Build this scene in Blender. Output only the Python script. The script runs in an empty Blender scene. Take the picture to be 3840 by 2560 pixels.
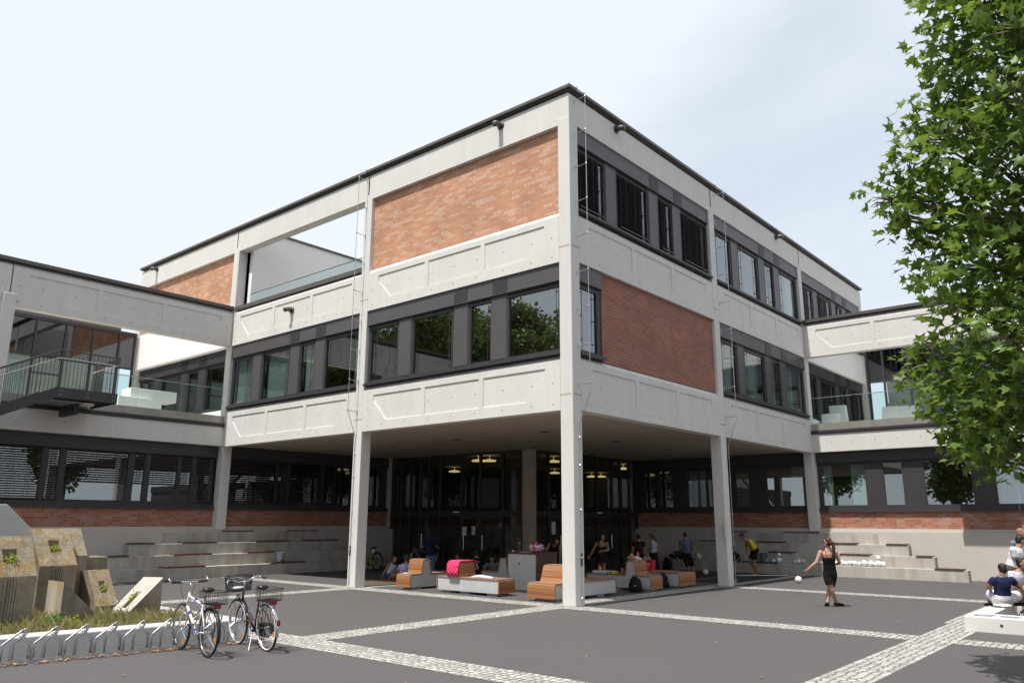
import bpy, bmesh, math, random
from mathutils import Vector, Matrix
from mathutils.geometry import tessellate_polygon
R = math.radians
SC = bpy.context.scene
COL = SC.collection
random.seed(7)

# ---------------------------------------------------------------- camera
cd = bpy.data.cameras.new('camera'); cam = bpy.data.objects.new('camera', cd); COL.objects.link(cam)
yaw, pit, rol = 0.70447495, 0.224652, 0.00343109
fw = Vector((math.cos(yaw)*math.cos(pit), math.sin(yaw)*math.cos(pit), math.sin(pit)))
rt = fw.cross(Vector((0, 0, 1))).normalized(); up = rt.cross(fw)
r2 = math.cos(rol)*rt+math.sin(rol)*up; u2 = -math.sin(rol)*rt+math.cos(rol)*up
cam.matrix_world = Matrix(((r2.x, u2.x, -fw.x, -16.119), (r2.y, u2.y, -fw.y, -11.663), (r2.z, u2.z, -fw.z, 2.0127), (0, 0, 0, 1)))
cd.sensor_width = 36.0; cd.lens = 36.0*2945.7/3840.0; cd.clip_start = .1; cd.clip_end = 2000
SC.camera = cam

# ---------------------------------------------------------------- world and sun
SUN_EL = R(65.0); SUN_AZ = (-0.9985, 0.055)          # direction towards the sun in plan
w = bpy.data.worlds.new('World'); SC.world = w; w.use_nodes = True
nt = w.node_tree; nt.nodes.clear()
def N(t, ty, **kw):
    n = t.nodes.new(ty)
    for k, v in kw.items(): setattr(n, k, v)
    return n
out = N(nt, 'ShaderNodeOutputWorld'); bg = N(nt, 'ShaderNodeBackground'); bg.inputs[1].default_value = .1
sky = N(nt, 'ShaderNodeTexSky', sky_type='NISHITA', sun_disc=False)
sky.sun_elevation = SUN_EL; sky.sun_rotation = math.atan2(SUN_AZ[0], SUN_AZ[1]); sky.altitude = 300; sky.dust_density = 1.5
tc = N(nt, 'ShaderNodeTexCoord'); mp = N(nt, 'ShaderNodeMapping'); mp.inputs['Scale'].default_value = (1.0, 1.0, 2.6); mp.inputs['Rotation'].default_value = (0, R(14), R(25))
n1 = N(nt, 'ShaderNodeTexNoise'); n1.inputs['Scale'].default_value = 2.1; n1.inputs['Detail'].default_value = 7; n1.inputs['Roughness'].default_value = .52; n1.inputs['Distortion'].default_value = .35
rp = N(nt, 'ShaderNodeValToRGB'); rp.color_ramp.elements[0].position = .30; rp.color_ramp.elements[0].color = (.72, .72, .72, 1); rp.color_ramp.elements[1].position = .60; rp.color_ramp.elements[1].color = (.97, .97, .97, 1)
mx = N(nt, 'ShaderNodeMix', data_type='RGBA'); mx.inputs[7].default_value = (6.9, 7.4, 8.1, 1)
# cloud veil is thicker and brighter towards the sun's side of the sky
dt = N(nt, 'ShaderNodeVectorMath', operation='DOT_PRODUCT'); dt.inputs[1].default_value = (-.34, .72, .60)
mr = N(nt, 'ShaderNodeMapRange'); mr.inputs[1].default_value = .25; mr.inputs[2].default_value = .95; mr.inputs[3].default_value = 0; mr.inputs[4].default_value = .75
ad = N(nt, 'ShaderNodeMath', operation='ADD', use_clamp=True)
L = nt.links.new
L(tc.outputs['Generated'], mp.inputs[0]); L(mp.outputs[0], n1.inputs['Vector']); L(n1.outputs['Fac'], rp.inputs[0])
L(tc.outputs['Generated'], dt.inputs[0]); L(dt.outputs['Value'], mr.inputs[0])
L(rp.outputs[0], ad.inputs[0]); L(mr.outputs[0], ad.inputs[1])
L(ad.outputs[0], mx.inputs[0]); L(sky.outputs[0], mx.inputs[6]); L(mx.outputs[2], bg.inputs[0]); L(bg.outputs[0], out.inputs[0])
sd = bpy.data.lights.new('sun', 'SUN'); so = bpy.data.objects.new('sun', sd); COL.objects.link(so)
sd.energy = 4.5; sd.angle = R(.6); sd.color = (1, .965, .915)
sdir = Vector((SUN_AZ[0]*math.cos(SUN_EL), SUN_AZ[1]*math.cos(SUN_EL), math.sin(SUN_EL)))
so.rotation_euler = sdir.to_track_quat('Z', 'Y').to_euler(); so.location = (-20, 0, 40)
SC.view_settings.view_transform = 'Standard'; SC.view_settings.look = 'None'; SC.view_settings.exposure = 0.36; SC.view_settings.gamma = 1
SC.cycles.max_bounces = 8; SC.cycles.transparent_max_bounces = 16; SC.cycles.use_denoising = True

# ---------------------------------------------------------------- helpers
class MB:
    def __init__(s, T=None): s.v = []; s.f = []; s.m = []; s.T = T
    def P(s, p):
        s.v.append(tuple(s.T(*p)) if s.T else tuple(p)); return len(s.v)-1
    def face(s, pts, m=0):
        s.f.append([s.P(p) for p in pts]); s.m.append(m)
    def idx(s, ids, m=0): s.f.append(list(ids)); s.m.append(m)
    def box(s, x0, x1, y0, y1, z0, z1, m=0):
        i = [s.P(p) for p in ((x0,y0,z0),(x1,y0,z0),(x1,y1,z0),(x0,y1,z0),(x0,y0,z1),(x1,y0,z1),(x1,y1,z1),(x0,y1,z1))]
        for q in ((0,3,2,1),(4,5,6,7),(0,1,5,4),(1,2,6,5),(2,3,7,6),(3,0,4,7)): s.idx([i[k] for k in q], m)
        return s
    def hexa(s, b, t, m=0):      # four bottom points, four top points
        i = [s.P(p) for p in list(b)+list(t)]
        for q in ((0,3,2,1),(4,5,6,7),(0,1,5,4),(1,2,6,5),(2,3,7,6),(3,0,4,7)): s.idx([i[k] for k in q], m)
        return s
    def prism(s, poly, ax, lo, hi, m=0):   # poly in the two other axes, extruded along ax
        def mk(p, h):
            return {'x': (h, p[0], p[1]), 'y': (p[0], h, p[1]), 'z': (p[0], p[1], h)}[ax]
        a = [s.P(mk(p, lo)) for p in poly]; b = [s.P(mk(p, hi)) for p in poly]; n = len(poly)
        s.idx(a[::-1], m); s.idx(b, m)
        for k in range(n): s.idx([a[k], a[(k+1) % n], b[(k+1) % n], b[k]], m)
        return s
    def tube(s, path, r, n=8, m=0, cap=True, closed=False, sy=1.0):
        P = [Vector(p) for p in path]; k = len(P); rs = r if isinstance(r, (list, tuple)) else [r]*k
        rings = []; t0 = (P[1]-P[0]).normalized(); nn = t0.orthogonal().normalized()
        for i in range(k):
            if closed: t = (P[(i+1) % k]-P[i-1]).normalized()
            elif i == 0: t = t0
            elif i == k-1: t = (P[i]-P[i-1]).normalized()
            else: t = ((P[i+1]-P[i]).normalized()+(P[i]-P[i-1]).normalized()).normalized()
            nn = (nn-t*nn.dot(t)); nn = nn.normalized() if nn.length > 1e-6 else t.orthogonal().normalized()
            bb = t.cross(nn)
            rings.append([s.P(P[i]+(nn*math.cos(2*math.pi*j/n)+bb*math.sin(2*math.pi*j/n)*sy)*rs[i]) for j in range(n)])
        for i in range(k if closed else k-1):
            a, b = rings[i], rings[(i+1) % k]
            for j in range(n): s.idx([a[j], a[(j+1) % n], b[(j+1) % n], b[j]], m)
        if cap and not closed: s.idx(rings[0][::-1], m); s.idx(rings[-1], m)
        return s
    def lathe(s, c, prof, n=16, m=0, axis=Vector((0,0,1)), cap=True):
        ax = Vector(axis).normalized(); a = ax.orthogonal().normalized(); b = ax.cross(a); c = Vector(c); rings = []
        for r, h in prof: rings.append([s.P(c+ax*h+(a*math.cos(2*math.pi*j/n)+b*math.sin(2*math.pi*j/n))*r) for j in range(n)])
        for i in range(len(rings)-1):
            for j in range(n): s.idx([rings[i][j], rings[i][(j+1) % n], rings[i+1][(j+1) % n], rings[i+1][j]], m)
        if cap: s.idx(rings[0][::-1], m); s.idx(rings[-1], m)
        return s
    def ell(s, c, rx, ry, rz, M=None, n=12, k=8, m=0):
        c = Vector(c); M = M or Matrix.Identity(3); top = None; rings = []
        for i in range(1, k):
            th = math.pi*i/k
            rings.append([s.P(c+M @ Vector((rx*math.sin(th)*math.cos(2*math.pi*j/n), ry*math.sin(th)*math.sin(2*math.pi*j/n), rz*math.cos(th)))) for j in range(n)])
        t = s.P(c+M @ Vector((0,0,rz))); b = s.P(c-M @ Vector((0,0,rz)))
        for j in range(n):
            s.idx([t, rings[0][j], rings[0][(j+1) % n]], m); s.idx([b, rings[-1][(j+1) % n], rings[-1][j]], m)
        for i in range(len(rings)-1):
            for j in range(n): s.idx([rings[i][j], rings[i+1][j], rings[i+1][(j+1) % n], rings[i][(j+1) % n]], m)
        return s
    def build(s, name, mats, parent=None, smooth=False, bevel=0, local=False, recalc=True, remesh=0, msm=0):
        off = Vector((0,0,0))
        if parent is not None and not local:
            p = parent
            while p: off += p.location; p = p.parent
        me = bpy.data.meshes.new(name)
        me.from_pydata([(x-off.x, y-off.y, z-off.z) for x, y, z in s.v] if off.length else s.v, [], s.f)
        for mt in (mats if isinstance(mats, (list, tuple)) else [mats]): me.materials.append(mt)
        if any(s.m): me.polygons.foreach_set('material_index', s.m)
        if smooth: me.polygons.foreach_set('use_smooth', [True]*len(s.f))
        me.update()
        if recalc:
            b = bmesh.new(); b.from_mesh(me); bmesh.ops.recalc_face_normals(b, faces=b.faces); b.to_mesh(me); b.free()
        o = bpy.data.objects.new(name, me); COL.objects.link(o)
        if parent is not None: o.parent = parent
        if remesh:
            md = o.modifiers.new('merge', 'REMESH'); md.mode = 'VOXEL'; md.voxel_size = remesh; md.use_smooth_shade = True
            sm = o.modifiers.new('soft', 'SMOOTH'); sm.iterations = msm or 3; sm.factor = .5
        if bevel:
            md = o.modifiers.new('edge', 'BEVEL'); md.width = bevel; md.segments = 2; md.limit_method = 'ANGLE'; md.angle_limit = R(40)
        return o
def tag(o, label, cat, group=None, kind=None):
    if label: o['label'] = label
    if cat: o['category'] = cat
    if group: o['group'] = group
    if kind: o['kind'] = kind
    return o
def thing(name, label, cat, loc=(0,0,0), group=None, rz=0):
    o = bpy.data.objects.new(name, None); COL.objects.link(o); o.location = loc; o.rotation_euler = (0,0,rz)
    o.empty_display_size = .1
    return tag(o, label, cat, group)
def struct(o): o['kind'] = 'structure'; return o
def copy_thing(o, loc=None, rz=None, label=None, parent=None):
    c = o.copy(); COL.objects.link(c); c.parent = parent
    if loc is not None: c.location = loc
    if rz is not None: c.rotation_euler = (0,0,rz)
    if label: c['label'] = label
    for ch in list(o.children): copy_thing(ch, parent=c)
    return c

# ---------------------------------------------------------------- materials
def newmat(name):
    m = bpy.data.materials.new(name); m.use_nodes = True; t = m.node_tree; t.nodes.clear()
    o = N(t, 'ShaderNodeOutputMaterial'); b = N(t, 'ShaderNodeBsdfPrincipled'); t.links.new(b.outputs[0], o.inputs[0])
    return m, t, b, o
def col(c): return (c[0], c[1], c[2], 1)
def noisy(name, c, rough=.7, var=.12, scale=3, fine=60, bump=.15, metal=0, c2=None, streak=0, spec=.4, bdist=.004):
    m, t, b, o = newmat(name); l = t.links.new
    tcn = N(t, 'ShaderNodeTexCoord')
    a = N(t, 'ShaderNodeTexNoise'); a.inputs['Scale'].default_value = scale; a.inputs['Detail'].default_value = 6; a.inputs['Roughness'].default_value = .6
    l(tcn.outputs['Object'], a.inputs['Vector'])
    f = N(t, 'ShaderNodeTexNoise'); f.inputs['Scale'].default_value = fine; f.inputs['Detail'].default_value = 3
    l(tcn.outputs['Object'], f.inputs['Vector'])
    ra = N(t, 'ShaderNodeMapRange'); ra.inputs[1].default_value = .25; ra.inputs[2].default_value = .75; ra.inputs[3].default_value = 1-var; ra.inputs[4].default_value = 1+var
    l(a.outputs['Fac'], ra.inputs[0])
    rf = N(t, 'ShaderNodeMapRange'); rf.inputs[1].default_value = .25; rf.inputs[2].default_value = .75; rf.inputs[3].default_value = 1-var*.7; rf.inputs[4].default_value = 1+var*.7
    l(f.outputs['Fac'], rf.inputs[0])
    mu = N(t, 'ShaderNodeMath', operation='MULTIPLY'); l(ra.outputs[0], mu.inputs[0]); l(rf.outputs[0], mu.inputs[1])
    last = mu.outputs[0]
    if streak:
        mpn = N(t, 'ShaderNodeMapping'); mpn.inputs['Scale'].default_value = (2.6, 2.6, .22); l(tcn.outputs['Object'], mpn.inputs[0])
        s1 = N(t, 'ShaderNodeTexNoise'); s1.inputs['Scale'].default_value = 1.3; s1.inputs['Detail'].default_value = 5; l(mpn.outputs[0], s1.inputs['Vector'])
        rs = N(t, 'ShaderNodeMapRange'); rs.inputs[1].default_value = .35; rs.inputs[2].default_value = .62; rs.inputs[3].default_value = 1-streak; rs.inputs[4].default_value = 1
        l(s1.outputs['Fac'], rs.inputs[0]); m2 = N(t, 'ShaderNodeMath', operation='MULTIPLY'); l(last, m2.inputs[0]); l(rs.outputs[0], m2.inputs[1]); last = m2.outputs[0]
    base = N(t, 'ShaderNodeMix', data_type='RGBA'); base.inputs[6].default_value = col(c); base.inputs[7].default_value = col(c2 or c)
    rc = N(t, 'ShaderNodeMapRange'); rc.inputs[1].default_value = .42; rc.inputs[2].default_value = .62; l(a.outputs['Fac'], rc.inputs[0]); l(rc.outputs[0], base.inputs[0])
    vm = N(t, 'ShaderNodeVectorMath', operation='SCALE'); l(base.outputs[2], vm.inputs[0]); l(last, vm.inputs['Scale'])
    l(vm.outputs[0], b.inputs['Base Color'])
    b.inputs['Roughness'].default_value = rough; b.inputs['Metallic'].default_value = metal; b.inputs['Specular IOR Level'].default_value = spec
    if bump:
        bp = N(t, 'ShaderNodeBump'); bp.inputs['Strength'].default_value = bump; bp.inputs['Distance'].default_value = bdist; l(f.outputs['Fac'], bp.inputs['Height']); l(bp.outputs[0], b.inputs['Normal'])
    return m
def plain(name, c, rough=.5, metal=0, spec=.5, emit=None, sheen=0):
    m, t, b, o = newmat(name); l = t.links.new
    tcn = N(t, 'ShaderNodeTexCoord'); f = N(t, 'ShaderNodeTexNoise'); f.inputs['Scale'].default_value = 22; f.inputs['Detail'].default_value = 4; l(tcn.outputs['Object'], f.inputs['Vector'])
    ra = N(t, 'ShaderNodeMapRange'); ra.inputs[3].default_value = .86; ra.inputs[4].default_value = 1.14; l(f.outputs['Fac'], ra.inputs[0])
    vm = N(t, 'ShaderNodeVectorMath', operation='SCALE'); vm.inputs[0].default_value = c; l(ra.outputs[0], vm.inputs['Scale']); l(vm.outputs[0], b.inputs['Base Color'])
    b.inputs['Roughness'].default_value = rough; b.inputs['Metallic'].default_value = metal; b.inputs['Specular IOR Level'].default_value = spec
    if emit: b.inputs['Emission Color'].default_value = col(c); b.inputs['Emission Strength'].default_value = emit
    return m
def glassy(name, tint, ior, rough=0.0):
    m = bpy.data.materials.new(name); m.use_nodes = True; t = m.node_tree; t.nodes.clear(); l = t.links.new
    o = N(t, 'ShaderNodeOutputMaterial'); x = N(t, 'ShaderNodeMixShader'); tr = N(t, 'ShaderNodeBsdfTransparent'); gl = N(t, 'ShaderNodeBsdfGlossy'); fr = N(t, 'ShaderNodeFresnel')
    tr.inputs[0].default_value = col(tint); gl.inputs['Roughness'].default_value = rough; gl.inputs[0].default_value = (.96, .98, 1, 1); fr.inputs[0].default_value = ior
    ge = N(t, 'ShaderNodeNewGeometry'); io = N(t, 'ShaderNodeMapRange'); io.inputs[3].default_value = ior; io.inputs[4].default_value = 1/ior; l(ge.outputs['Backfacing'], io.inputs[0]); l(io.outputs[0], fr.inputs[0])
    l(fr.outputs[0], x.inputs[0]); l(tr.outputs[0], x.inputs[1]); l(gl.outputs[0], x.inputs[2]); l(x.outputs[0], o.inputs[0])
    return m
def brickmat(name, c1, c2, c3, mortar):
    m, t, b, o = newmat(name); l = t.links.new
    tcn = N(t, 'ShaderNodeTexCoord'); sp = N(t, 'ShaderNodeSeparateXYZ'); l(tcn.outputs['Object'], sp.inputs[0])
    ad = N(t, 'ShaderNodeMath', operation='ADD'); l(sp.outputs[0], ad.inputs[0]); l(sp.outputs[1], ad.inputs[1])
    cb = N(t, 'ShaderNodeCombineXYZ'); l(ad.outputs[0], cb.inputs[0]); l(sp.outputs[2], cb.inputs[1])
    def bt(a, c, mo, freq, ofs):
        k = N(t, 'ShaderNodeTexBrick'); k.inputs['Scale'].default_value = 1; k.inputs['Brick Width'].default_value = .29; k.inputs['Row Height'].default_value = .0925
        k.inputs['Mortar Size'].default_value = .007; k.inputs['Mortar Smooth'].default_value = .15; k.inputs['Bias'].default_value = 0
        k.inputs['Color1'].default_value = col(a); k.inputs['Color2'].default_value = col(c); k.inputs['Mortar'].default_value = col(mo); k.offset = .5
        l(cb.outputs[0], k.inputs['Vector']); return k
    k = bt(c1, c2, mortar, 2, .5)
    n = N(t, 'ShaderNodeTexNoise'); n.inputs['Scale'].default_value = 1.1; n.inputs['Detail'].default_value = 3; l(tcn.outputs['Object'], n.inputs['Vector'])
    # a per-brick random third tone: white noise of the brick cell
    dv = N(t, 'ShaderNodeMath', operation='DIVIDE'); dv.inputs[1].default_value = .0925; l(sp.outputs[2], dv.inputs[0]); fl = N(t, 'ShaderNodeMath', operation='FLOOR'); l(dv.outputs[0], fl.inputs[0])
    hf = N(t, 'ShaderNodeMath', operation='MULTIPLY'); hf.inputs[1].default_value = .5; l(fl.outputs[0], hf.inputs[0])
    fr_ = N(t, 'ShaderNodeMath', operation='FRACT'); l(hf.outputs[0], fr_.inputs[0])
    dx = N(t, 'ShaderNodeMath', operation='DIVIDE'); dx.inputs[1].default_value = .29; l(ad.outputs[0], dx.inputs[0])
    sx = N(t, 'ShaderNodeMath', operation='ADD'); l(dx.outputs[0], sx.inputs[0]); l(fr_.outputs[0], sx.inputs[1]); fx = N(t, 'ShaderNodeMath', operation='FLOOR'); l(sx.outputs[0], fx.inputs[0])
    cc = N(t, 'ShaderNodeCombineXYZ'); l(fx.outputs[0], cc.inputs[0]); l(fl.outputs[0], cc.inputs[1])
    wn = N(t, 'ShaderNodeTexWhiteNoise', noise_dimensions='2D'); l(cc.outputs[0], wn.inputs['Vector'])
    rr = N(t, 'ShaderNodeMapRange'); rr.inputs[1].default_value = .72; rr.inputs[2].default_value = .78; rr.inputs[4].default_value = .75; l(wn.outputs['Value'], rr.inputs[0])
    im = N(t, 'ShaderNodeMath', operation='SUBTRACT'); im.inputs[0].default_value = 1; l(k.outputs['Fac'], im.inputs[1])
    mm = N(t, 'ShaderNodeMath', operation='MULTIPLY'); l(rr.outputs[0], mm.inputs[0]); l(im.outputs[0], mm.inputs[1])
    x = N(t, 'ShaderNodeMix', data_type='RGBA'); l(mm.outputs[0], x.inputs[0]); l(k.outputs['Color'], x.inputs[6]); x.inputs[7].default_value = col(c3)
    vr = N(t, 'ShaderNodeMapRange'); vr.inputs[1].default_value = .3; vr.inputs[2].default_value = .7; vr.inputs[3].default_value = .85; vr.inputs[4].default_value = 1.15; l(n.outputs['Fac'], vr.inputs[0])
    vm = N(t, 'ShaderNodeVectorMath', operation='SCALE'); l(x.outputs[2], vm.inputs[0]); l(vr.outputs[0], vm.inputs['Scale']); l(vm.outputs[0], b.inputs['Base Color'])
    b.inputs['Roughness'].default_value = .85
    fn = N(t, 'ShaderNodeTexNoise'); fn.inputs['Scale'].default_value = 70; l(tcn.outputs['Object'], fn.inputs['Vector'])
    hh = N(t, 'ShaderNodeMath', operation='MULTIPLY_ADD'); hh.inputs[1].default_value = .15; l(fn.outputs['Fac'], hh.inputs[0]); l(im.outputs[0], hh.inputs[2])
    bp = N(t, 'ShaderNodeBump'); bp.inputs['Strength'].default_value = .8; bp.inputs['Distance'].default_value = .012; l(hh.outputs[0], bp.inputs['Height']); l(bp.outputs[0], b.inputs['Normal'])
    return m
def woodmat(name, c1, c2):
    m, t, b, o = newmat(name); l = t.links.new
    tcn = N(t, 'ShaderNodeTexCoord'); mpn = N(t, 'ShaderNodeMapping'); mpn.inputs['Scale'].default_value = (1.2, 1.2, 22); l(tcn.outputs['Object'], mpn.inputs[0])
    n = N(t, 'ShaderNodeTexNoise'); n.inputs['Scale'].default_value = 2.2; n.inputs['Detail'].default_value = 6; n.inputs['Distortion'].default_value = .6; l(mpn.outputs[0], n.inputs['Vector'])
    sp = N(t, 'ShaderNodeSeparateXYZ'); l(tcn.outputs['Object'], sp.inputs[0]); dv = N(t, 'ShaderNodeMath', operation='MULTIPLY'); dv.inputs[1].default_value = 7.3; l(sp.outputs[2], dv.inputs[0]); fl = N(t, 'ShaderNodeMath', operation='FLOOR'); l(dv.outputs[0], fl.inputs[0])
    wn = N(t, 'ShaderNodeTexWhiteNoise', noise_dimensions='1D'); l(fl.outputs[0], wn.inputs['W'])
    av = N(t, 'ShaderNodeMath', operation='MULTIPLY_ADD'); av.inputs[1].default_value = .45; l(wn.outputs['Value'], av.inputs[0]); 
    nn = N(t, 'ShaderNodeMath', operation='MULTIPLY'); nn.inputs[1].default_value = .6; l(n.outputs['Fac'], nn.inputs[0]); l(nn.outputs[0], av.inputs[2])
    x = N(t, 'ShaderNodeMix', data_type='RGBA'); x.inputs[6].default_value = col(c1); x.inputs[7].default_value = col(c2); l(av.outputs[0], x.inputs[0]); l(x.outputs[2], b.inputs['Base Color'])
    b.inputs['Roughness'].default_value = .62
    bp = N(t, 'ShaderNodeBump'); bp.inputs['Strength'].default_value = .25; bp.inputs['Distance'].default_value = .004; l(n.outputs['Fac'], bp.inputs['Height']); l(bp.outputs[0], b.inputs['Normal'])
    return m
def leafmat(name, c1, c2, back=.35):
    m, t, b, o = newmat(name); l = t.links.new
    g = N(t, 'ShaderNodeNewGeometry'); tcn = N(t, 'ShaderNodeTexCoord')
    wn = N(t, 'ShaderNodeMix', data_type='RGBA'); l(g.outputs['Random Per Island'], wn.inputs[0]); wn.inputs[6].default_value = col(c1); wn.inputs[7].default_value = col(c2)
    l(wn.outputs[2], b.inputs['Base Color']); b.inputs['Roughness'].default_value = .42; b.inputs['Specular IOR Level'].default_value = .45
    tl = N(t, 'ShaderNodeBsdfTranslucent'); hs = N(t, 'ShaderNodeHueSaturation'); hs.inputs['Value'].default_value = 1.9; hs.inputs['Hue'].default_value = .485; l(wn.outputs[2], hs.inputs['Color']); l(hs.outputs[0], tl.inputs[0])
    x = N(t, 'ShaderNodeMixShader'); x.inputs[0].default_value = back; l(b.outputs[0], x.inputs[1]); l(tl.outputs[0], x.inputs[2]); l(x.outputs[0], o.inputs[0])
    return m
M = {}
M['conc'] = noisy('precast_concrete', (.635,.615,.58), .8, .045, .6, 45, .12, streak=.05)
M['render'] = noisy('plaster_wall', (.50,.465,.42), .85, .04, .5, 60, .1, streak=.04)
M['white'] = noisy('white_plaster', (.80,.79,.77), .8, .03, .5, 50, .05)
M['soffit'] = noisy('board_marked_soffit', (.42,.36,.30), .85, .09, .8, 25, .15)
M['raw'] = noisy('raw_concrete', (.50,.47,.425), .85, .14, 1.6, 40, .3, c2=(.40,.365,.315), streak=.22)
M['bench_conc'] = noisy('smooth_concrete', (.47,.47,.46), .8, .08, 2.2, 50, .15, streak=.06)
M['moss'] = noisy('weathered_concrete', (.27,.235,.175), .95, .36, 5, 22, 1.0, c2=(.19,.125,.05), streak=.25, bdist=.014)
M['mossd'] = noisy('weathered_concrete_side', (.30,.26,.20), .95, .22, 2.5, 26, .8, c2=(.20,.16,.11), streak=.4, bdist=.01)
M['brick_sunlit'] = brickmat('red_clinker_brick_sunlit', (.46,.21,.115), (.54,.27,.15), (.56,.36,.26), (.38,.27,.20))  # lighter copy for the left front, sunlight put into the brick colour
M['brick_shaded'] = brickmat('red_clinker_brick_shaded', (.27,.085,.05), (.34,.125,.075), (.24,.12,.09), (.30,.25,.21))  # darker copy for the right front, its shade put into the colour
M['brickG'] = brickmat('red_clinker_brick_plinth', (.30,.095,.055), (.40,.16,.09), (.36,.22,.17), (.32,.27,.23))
M['dark'] = noisy('anthracite_metal', (.045,.042,.045), .45, .06, 2, 30, .02)
M['box'] = noisy('bronze_grey_metal', (.085,.078,.08), .42, .05, 1, 20, .02)
M['flash'] = noisy('roof_flashing', (.12,.11,.10), .45, .08, 1, 20, .02, metal=.4)
M['slat'] = noisy('blind_slats', (.035,.027,.022), .5, .05, 1, 20, 0)
M['slatg'] = noisy('grey_blind_slats', (.22,.21,.21), .4, .05, 1, 20, 0)
M['glass'] = glassy('window_glass', (.70,.75,.73), 2.5)
M['glassd'] = glassy('entrance_glass', (.75,.77,.75), 1.5)
M['clear'] = glassy('balustrade_glass', (.90,.965,.95), 1.38)
M['mirror'] = glassy('dark_spandrel_glass', (.03,.03,.03), 2.0)
M['steel'] = noisy('galvanised_steel', (.42,.43,.45), .38, .12, 6, 60, .05, metal=.75)
M['chrome'] = plain('chrome', (.62,.62,.64), .18, 1)
M['stain'] = noisy('brushed_steel', (.40,.38,.35), .4, .08, 3, 80, .03, metal=.6, streak=.15)
M['curtain'] = noisy('pale_curtain', (.62,.72,.68), .9, .05, 3, 30, .05)
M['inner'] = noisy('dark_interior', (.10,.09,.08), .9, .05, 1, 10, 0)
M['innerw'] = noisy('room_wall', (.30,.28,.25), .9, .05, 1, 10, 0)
M['lamp'] = plain('warm_lamp', (1.0,.80,.32), .5, emit=.7)
M['paper'] = plain('paper', (.72,.74,.74), .8)
M['wood'] = woodmat('oiled_timber', (.19,.065,.022), (.44,.20,.075))
M['woodd'] = woodmat('dark_timber', (.05,.022,.015), (.10,.045,.028))
M['woodt'] = woodmat('grey_brown_timber', (.20,.10,.06), (.36,.21,.14))
M['black'] = plain('black_plastic', (.012,.012,.013), .4)
M['rubber'] = noisy('tyre_rubber', (.02,.02,.021), .8, .15, 30, 90, .3)
M['soil'] = noisy('soil', (.09,.065,.04), 1, .3, 6, 30, .6, bdist=.02)
M['bark'] = noisy('bark', (.16,.12,.08), .95, .35, 3, 18, .9, c2=(.25,.22,.16), bdist=.02)
M['leaf'] = leafmat('plane_leaf', (.05,.10,.012), (.15,.23,.035), .36)
M['leafb'] = leafmat('tree_leaf', (.07,.11,.02), (.15,.20,.05), .3)
M['leafy'] = leafmat('yellow_green_leaf', (.16,.22,.02), (.34,.36,.03), .4)
M['grass'] = leafmat('dry_grass', (.20,.215,.07), (.42,.37,.19), .3)
M['fallen'] = leafmat('fallen_leaf', (.28,.13,.05), (.55,.38,.22), .1)
def asphalt():
    m = noisy('asphalt', (.090,.083,.081), .9, .12, .45, 140, .5, c2=(.082,.076,.074), bdist=.006)
    return m
M['asphalt'] = asphalt()
def cobmat():
    m, t, b, o = newmat('granite_setts'); l = t.links.new
    tcn = N(t, 'ShaderNodeTexCoord'); n = N(t, 'ShaderNodeTexNoise'); n.inputs['Scale'].default_value = 3.5; l(tcn.outputs['Object'], n.inputs['Vector'])
    va = N(t, 'ShaderNodeVectorMath', operation='MULTIPLY_ADD'); va.inputs[1].default_value = (.05,.05,.05); l(n.outputs['Color'], va.inputs[0]); l(tcn.outputs['Object'], va.inputs[2])
    v = N(t, 'ShaderNodeTexVoronoi', feature='DISTANCE_TO_EDGE'); v.inputs['Scale'].default_value = 8.2; v.inputs['Randomness'].default_value = .45; l(va.outputs[0], v.inputs['Vector'])
    v2 = N(t, 'ShaderNodeTexVoronoi'); v2.inputs['Scale'].default_value = 8.2; v2.inputs['Randomness'].default_value = .45; l(va.outputs[0], v2.inputs['Vector'])
    r = N(t, 'ShaderNodeMapRange'); r.inputs[1].default_value = .03; r.inputs[2].default_value = .13; l(v.outputs['Distance'], r.inputs[0])
    sc = N(t, 'ShaderNodeSeparateColor'); l(v2.outputs['Color'], sc.inputs[0])
    x = N(t, 'ShaderNodeMix', data_type='RGBA'); x.inputs[6].default_value = (.30,.285,.26,1); x.inputs[7].default_value = (.52,.50,.465,1); l(sc.outputs[0], x.inputs[0])
    y = N(t, 'ShaderNodeMix', data_type='RGBA'); y.inputs[6].default_value = (.15,.135,.115,1); l(r.outputs[0], y.inputs[0]); l(x.outputs[2], y.inputs[7]); l(y.outputs[2], b.inputs['Base Color'])
    b.inputs['Roughness'].default_value = .8
    bp = N(t, 'ShaderNodeBump'); bp.inputs['Strength'].default_value = 1; bp.inputs['Distance'].default_value = .02; l(r.outputs[0], bp.inputs['Height']); l(bp.outputs[0], b.inputs['Normal'])
    return m
M['cob'] = cobmat()
CL = {}
def cloth(c, rough=.85):
    k = tuple(c)
    if k not in CL: CL[k] = noisy('cloth', c, rough, .14, 9, 90, .25, bdist=.006, spec=.2)
    return CL[k]
SKIN = [noisy('skin', c, .5, .06, 6, 40, .05, spec=.35) for c in ((.50,.285,.20), (.36,.19,.125), (.23,.115,.075))]
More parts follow.
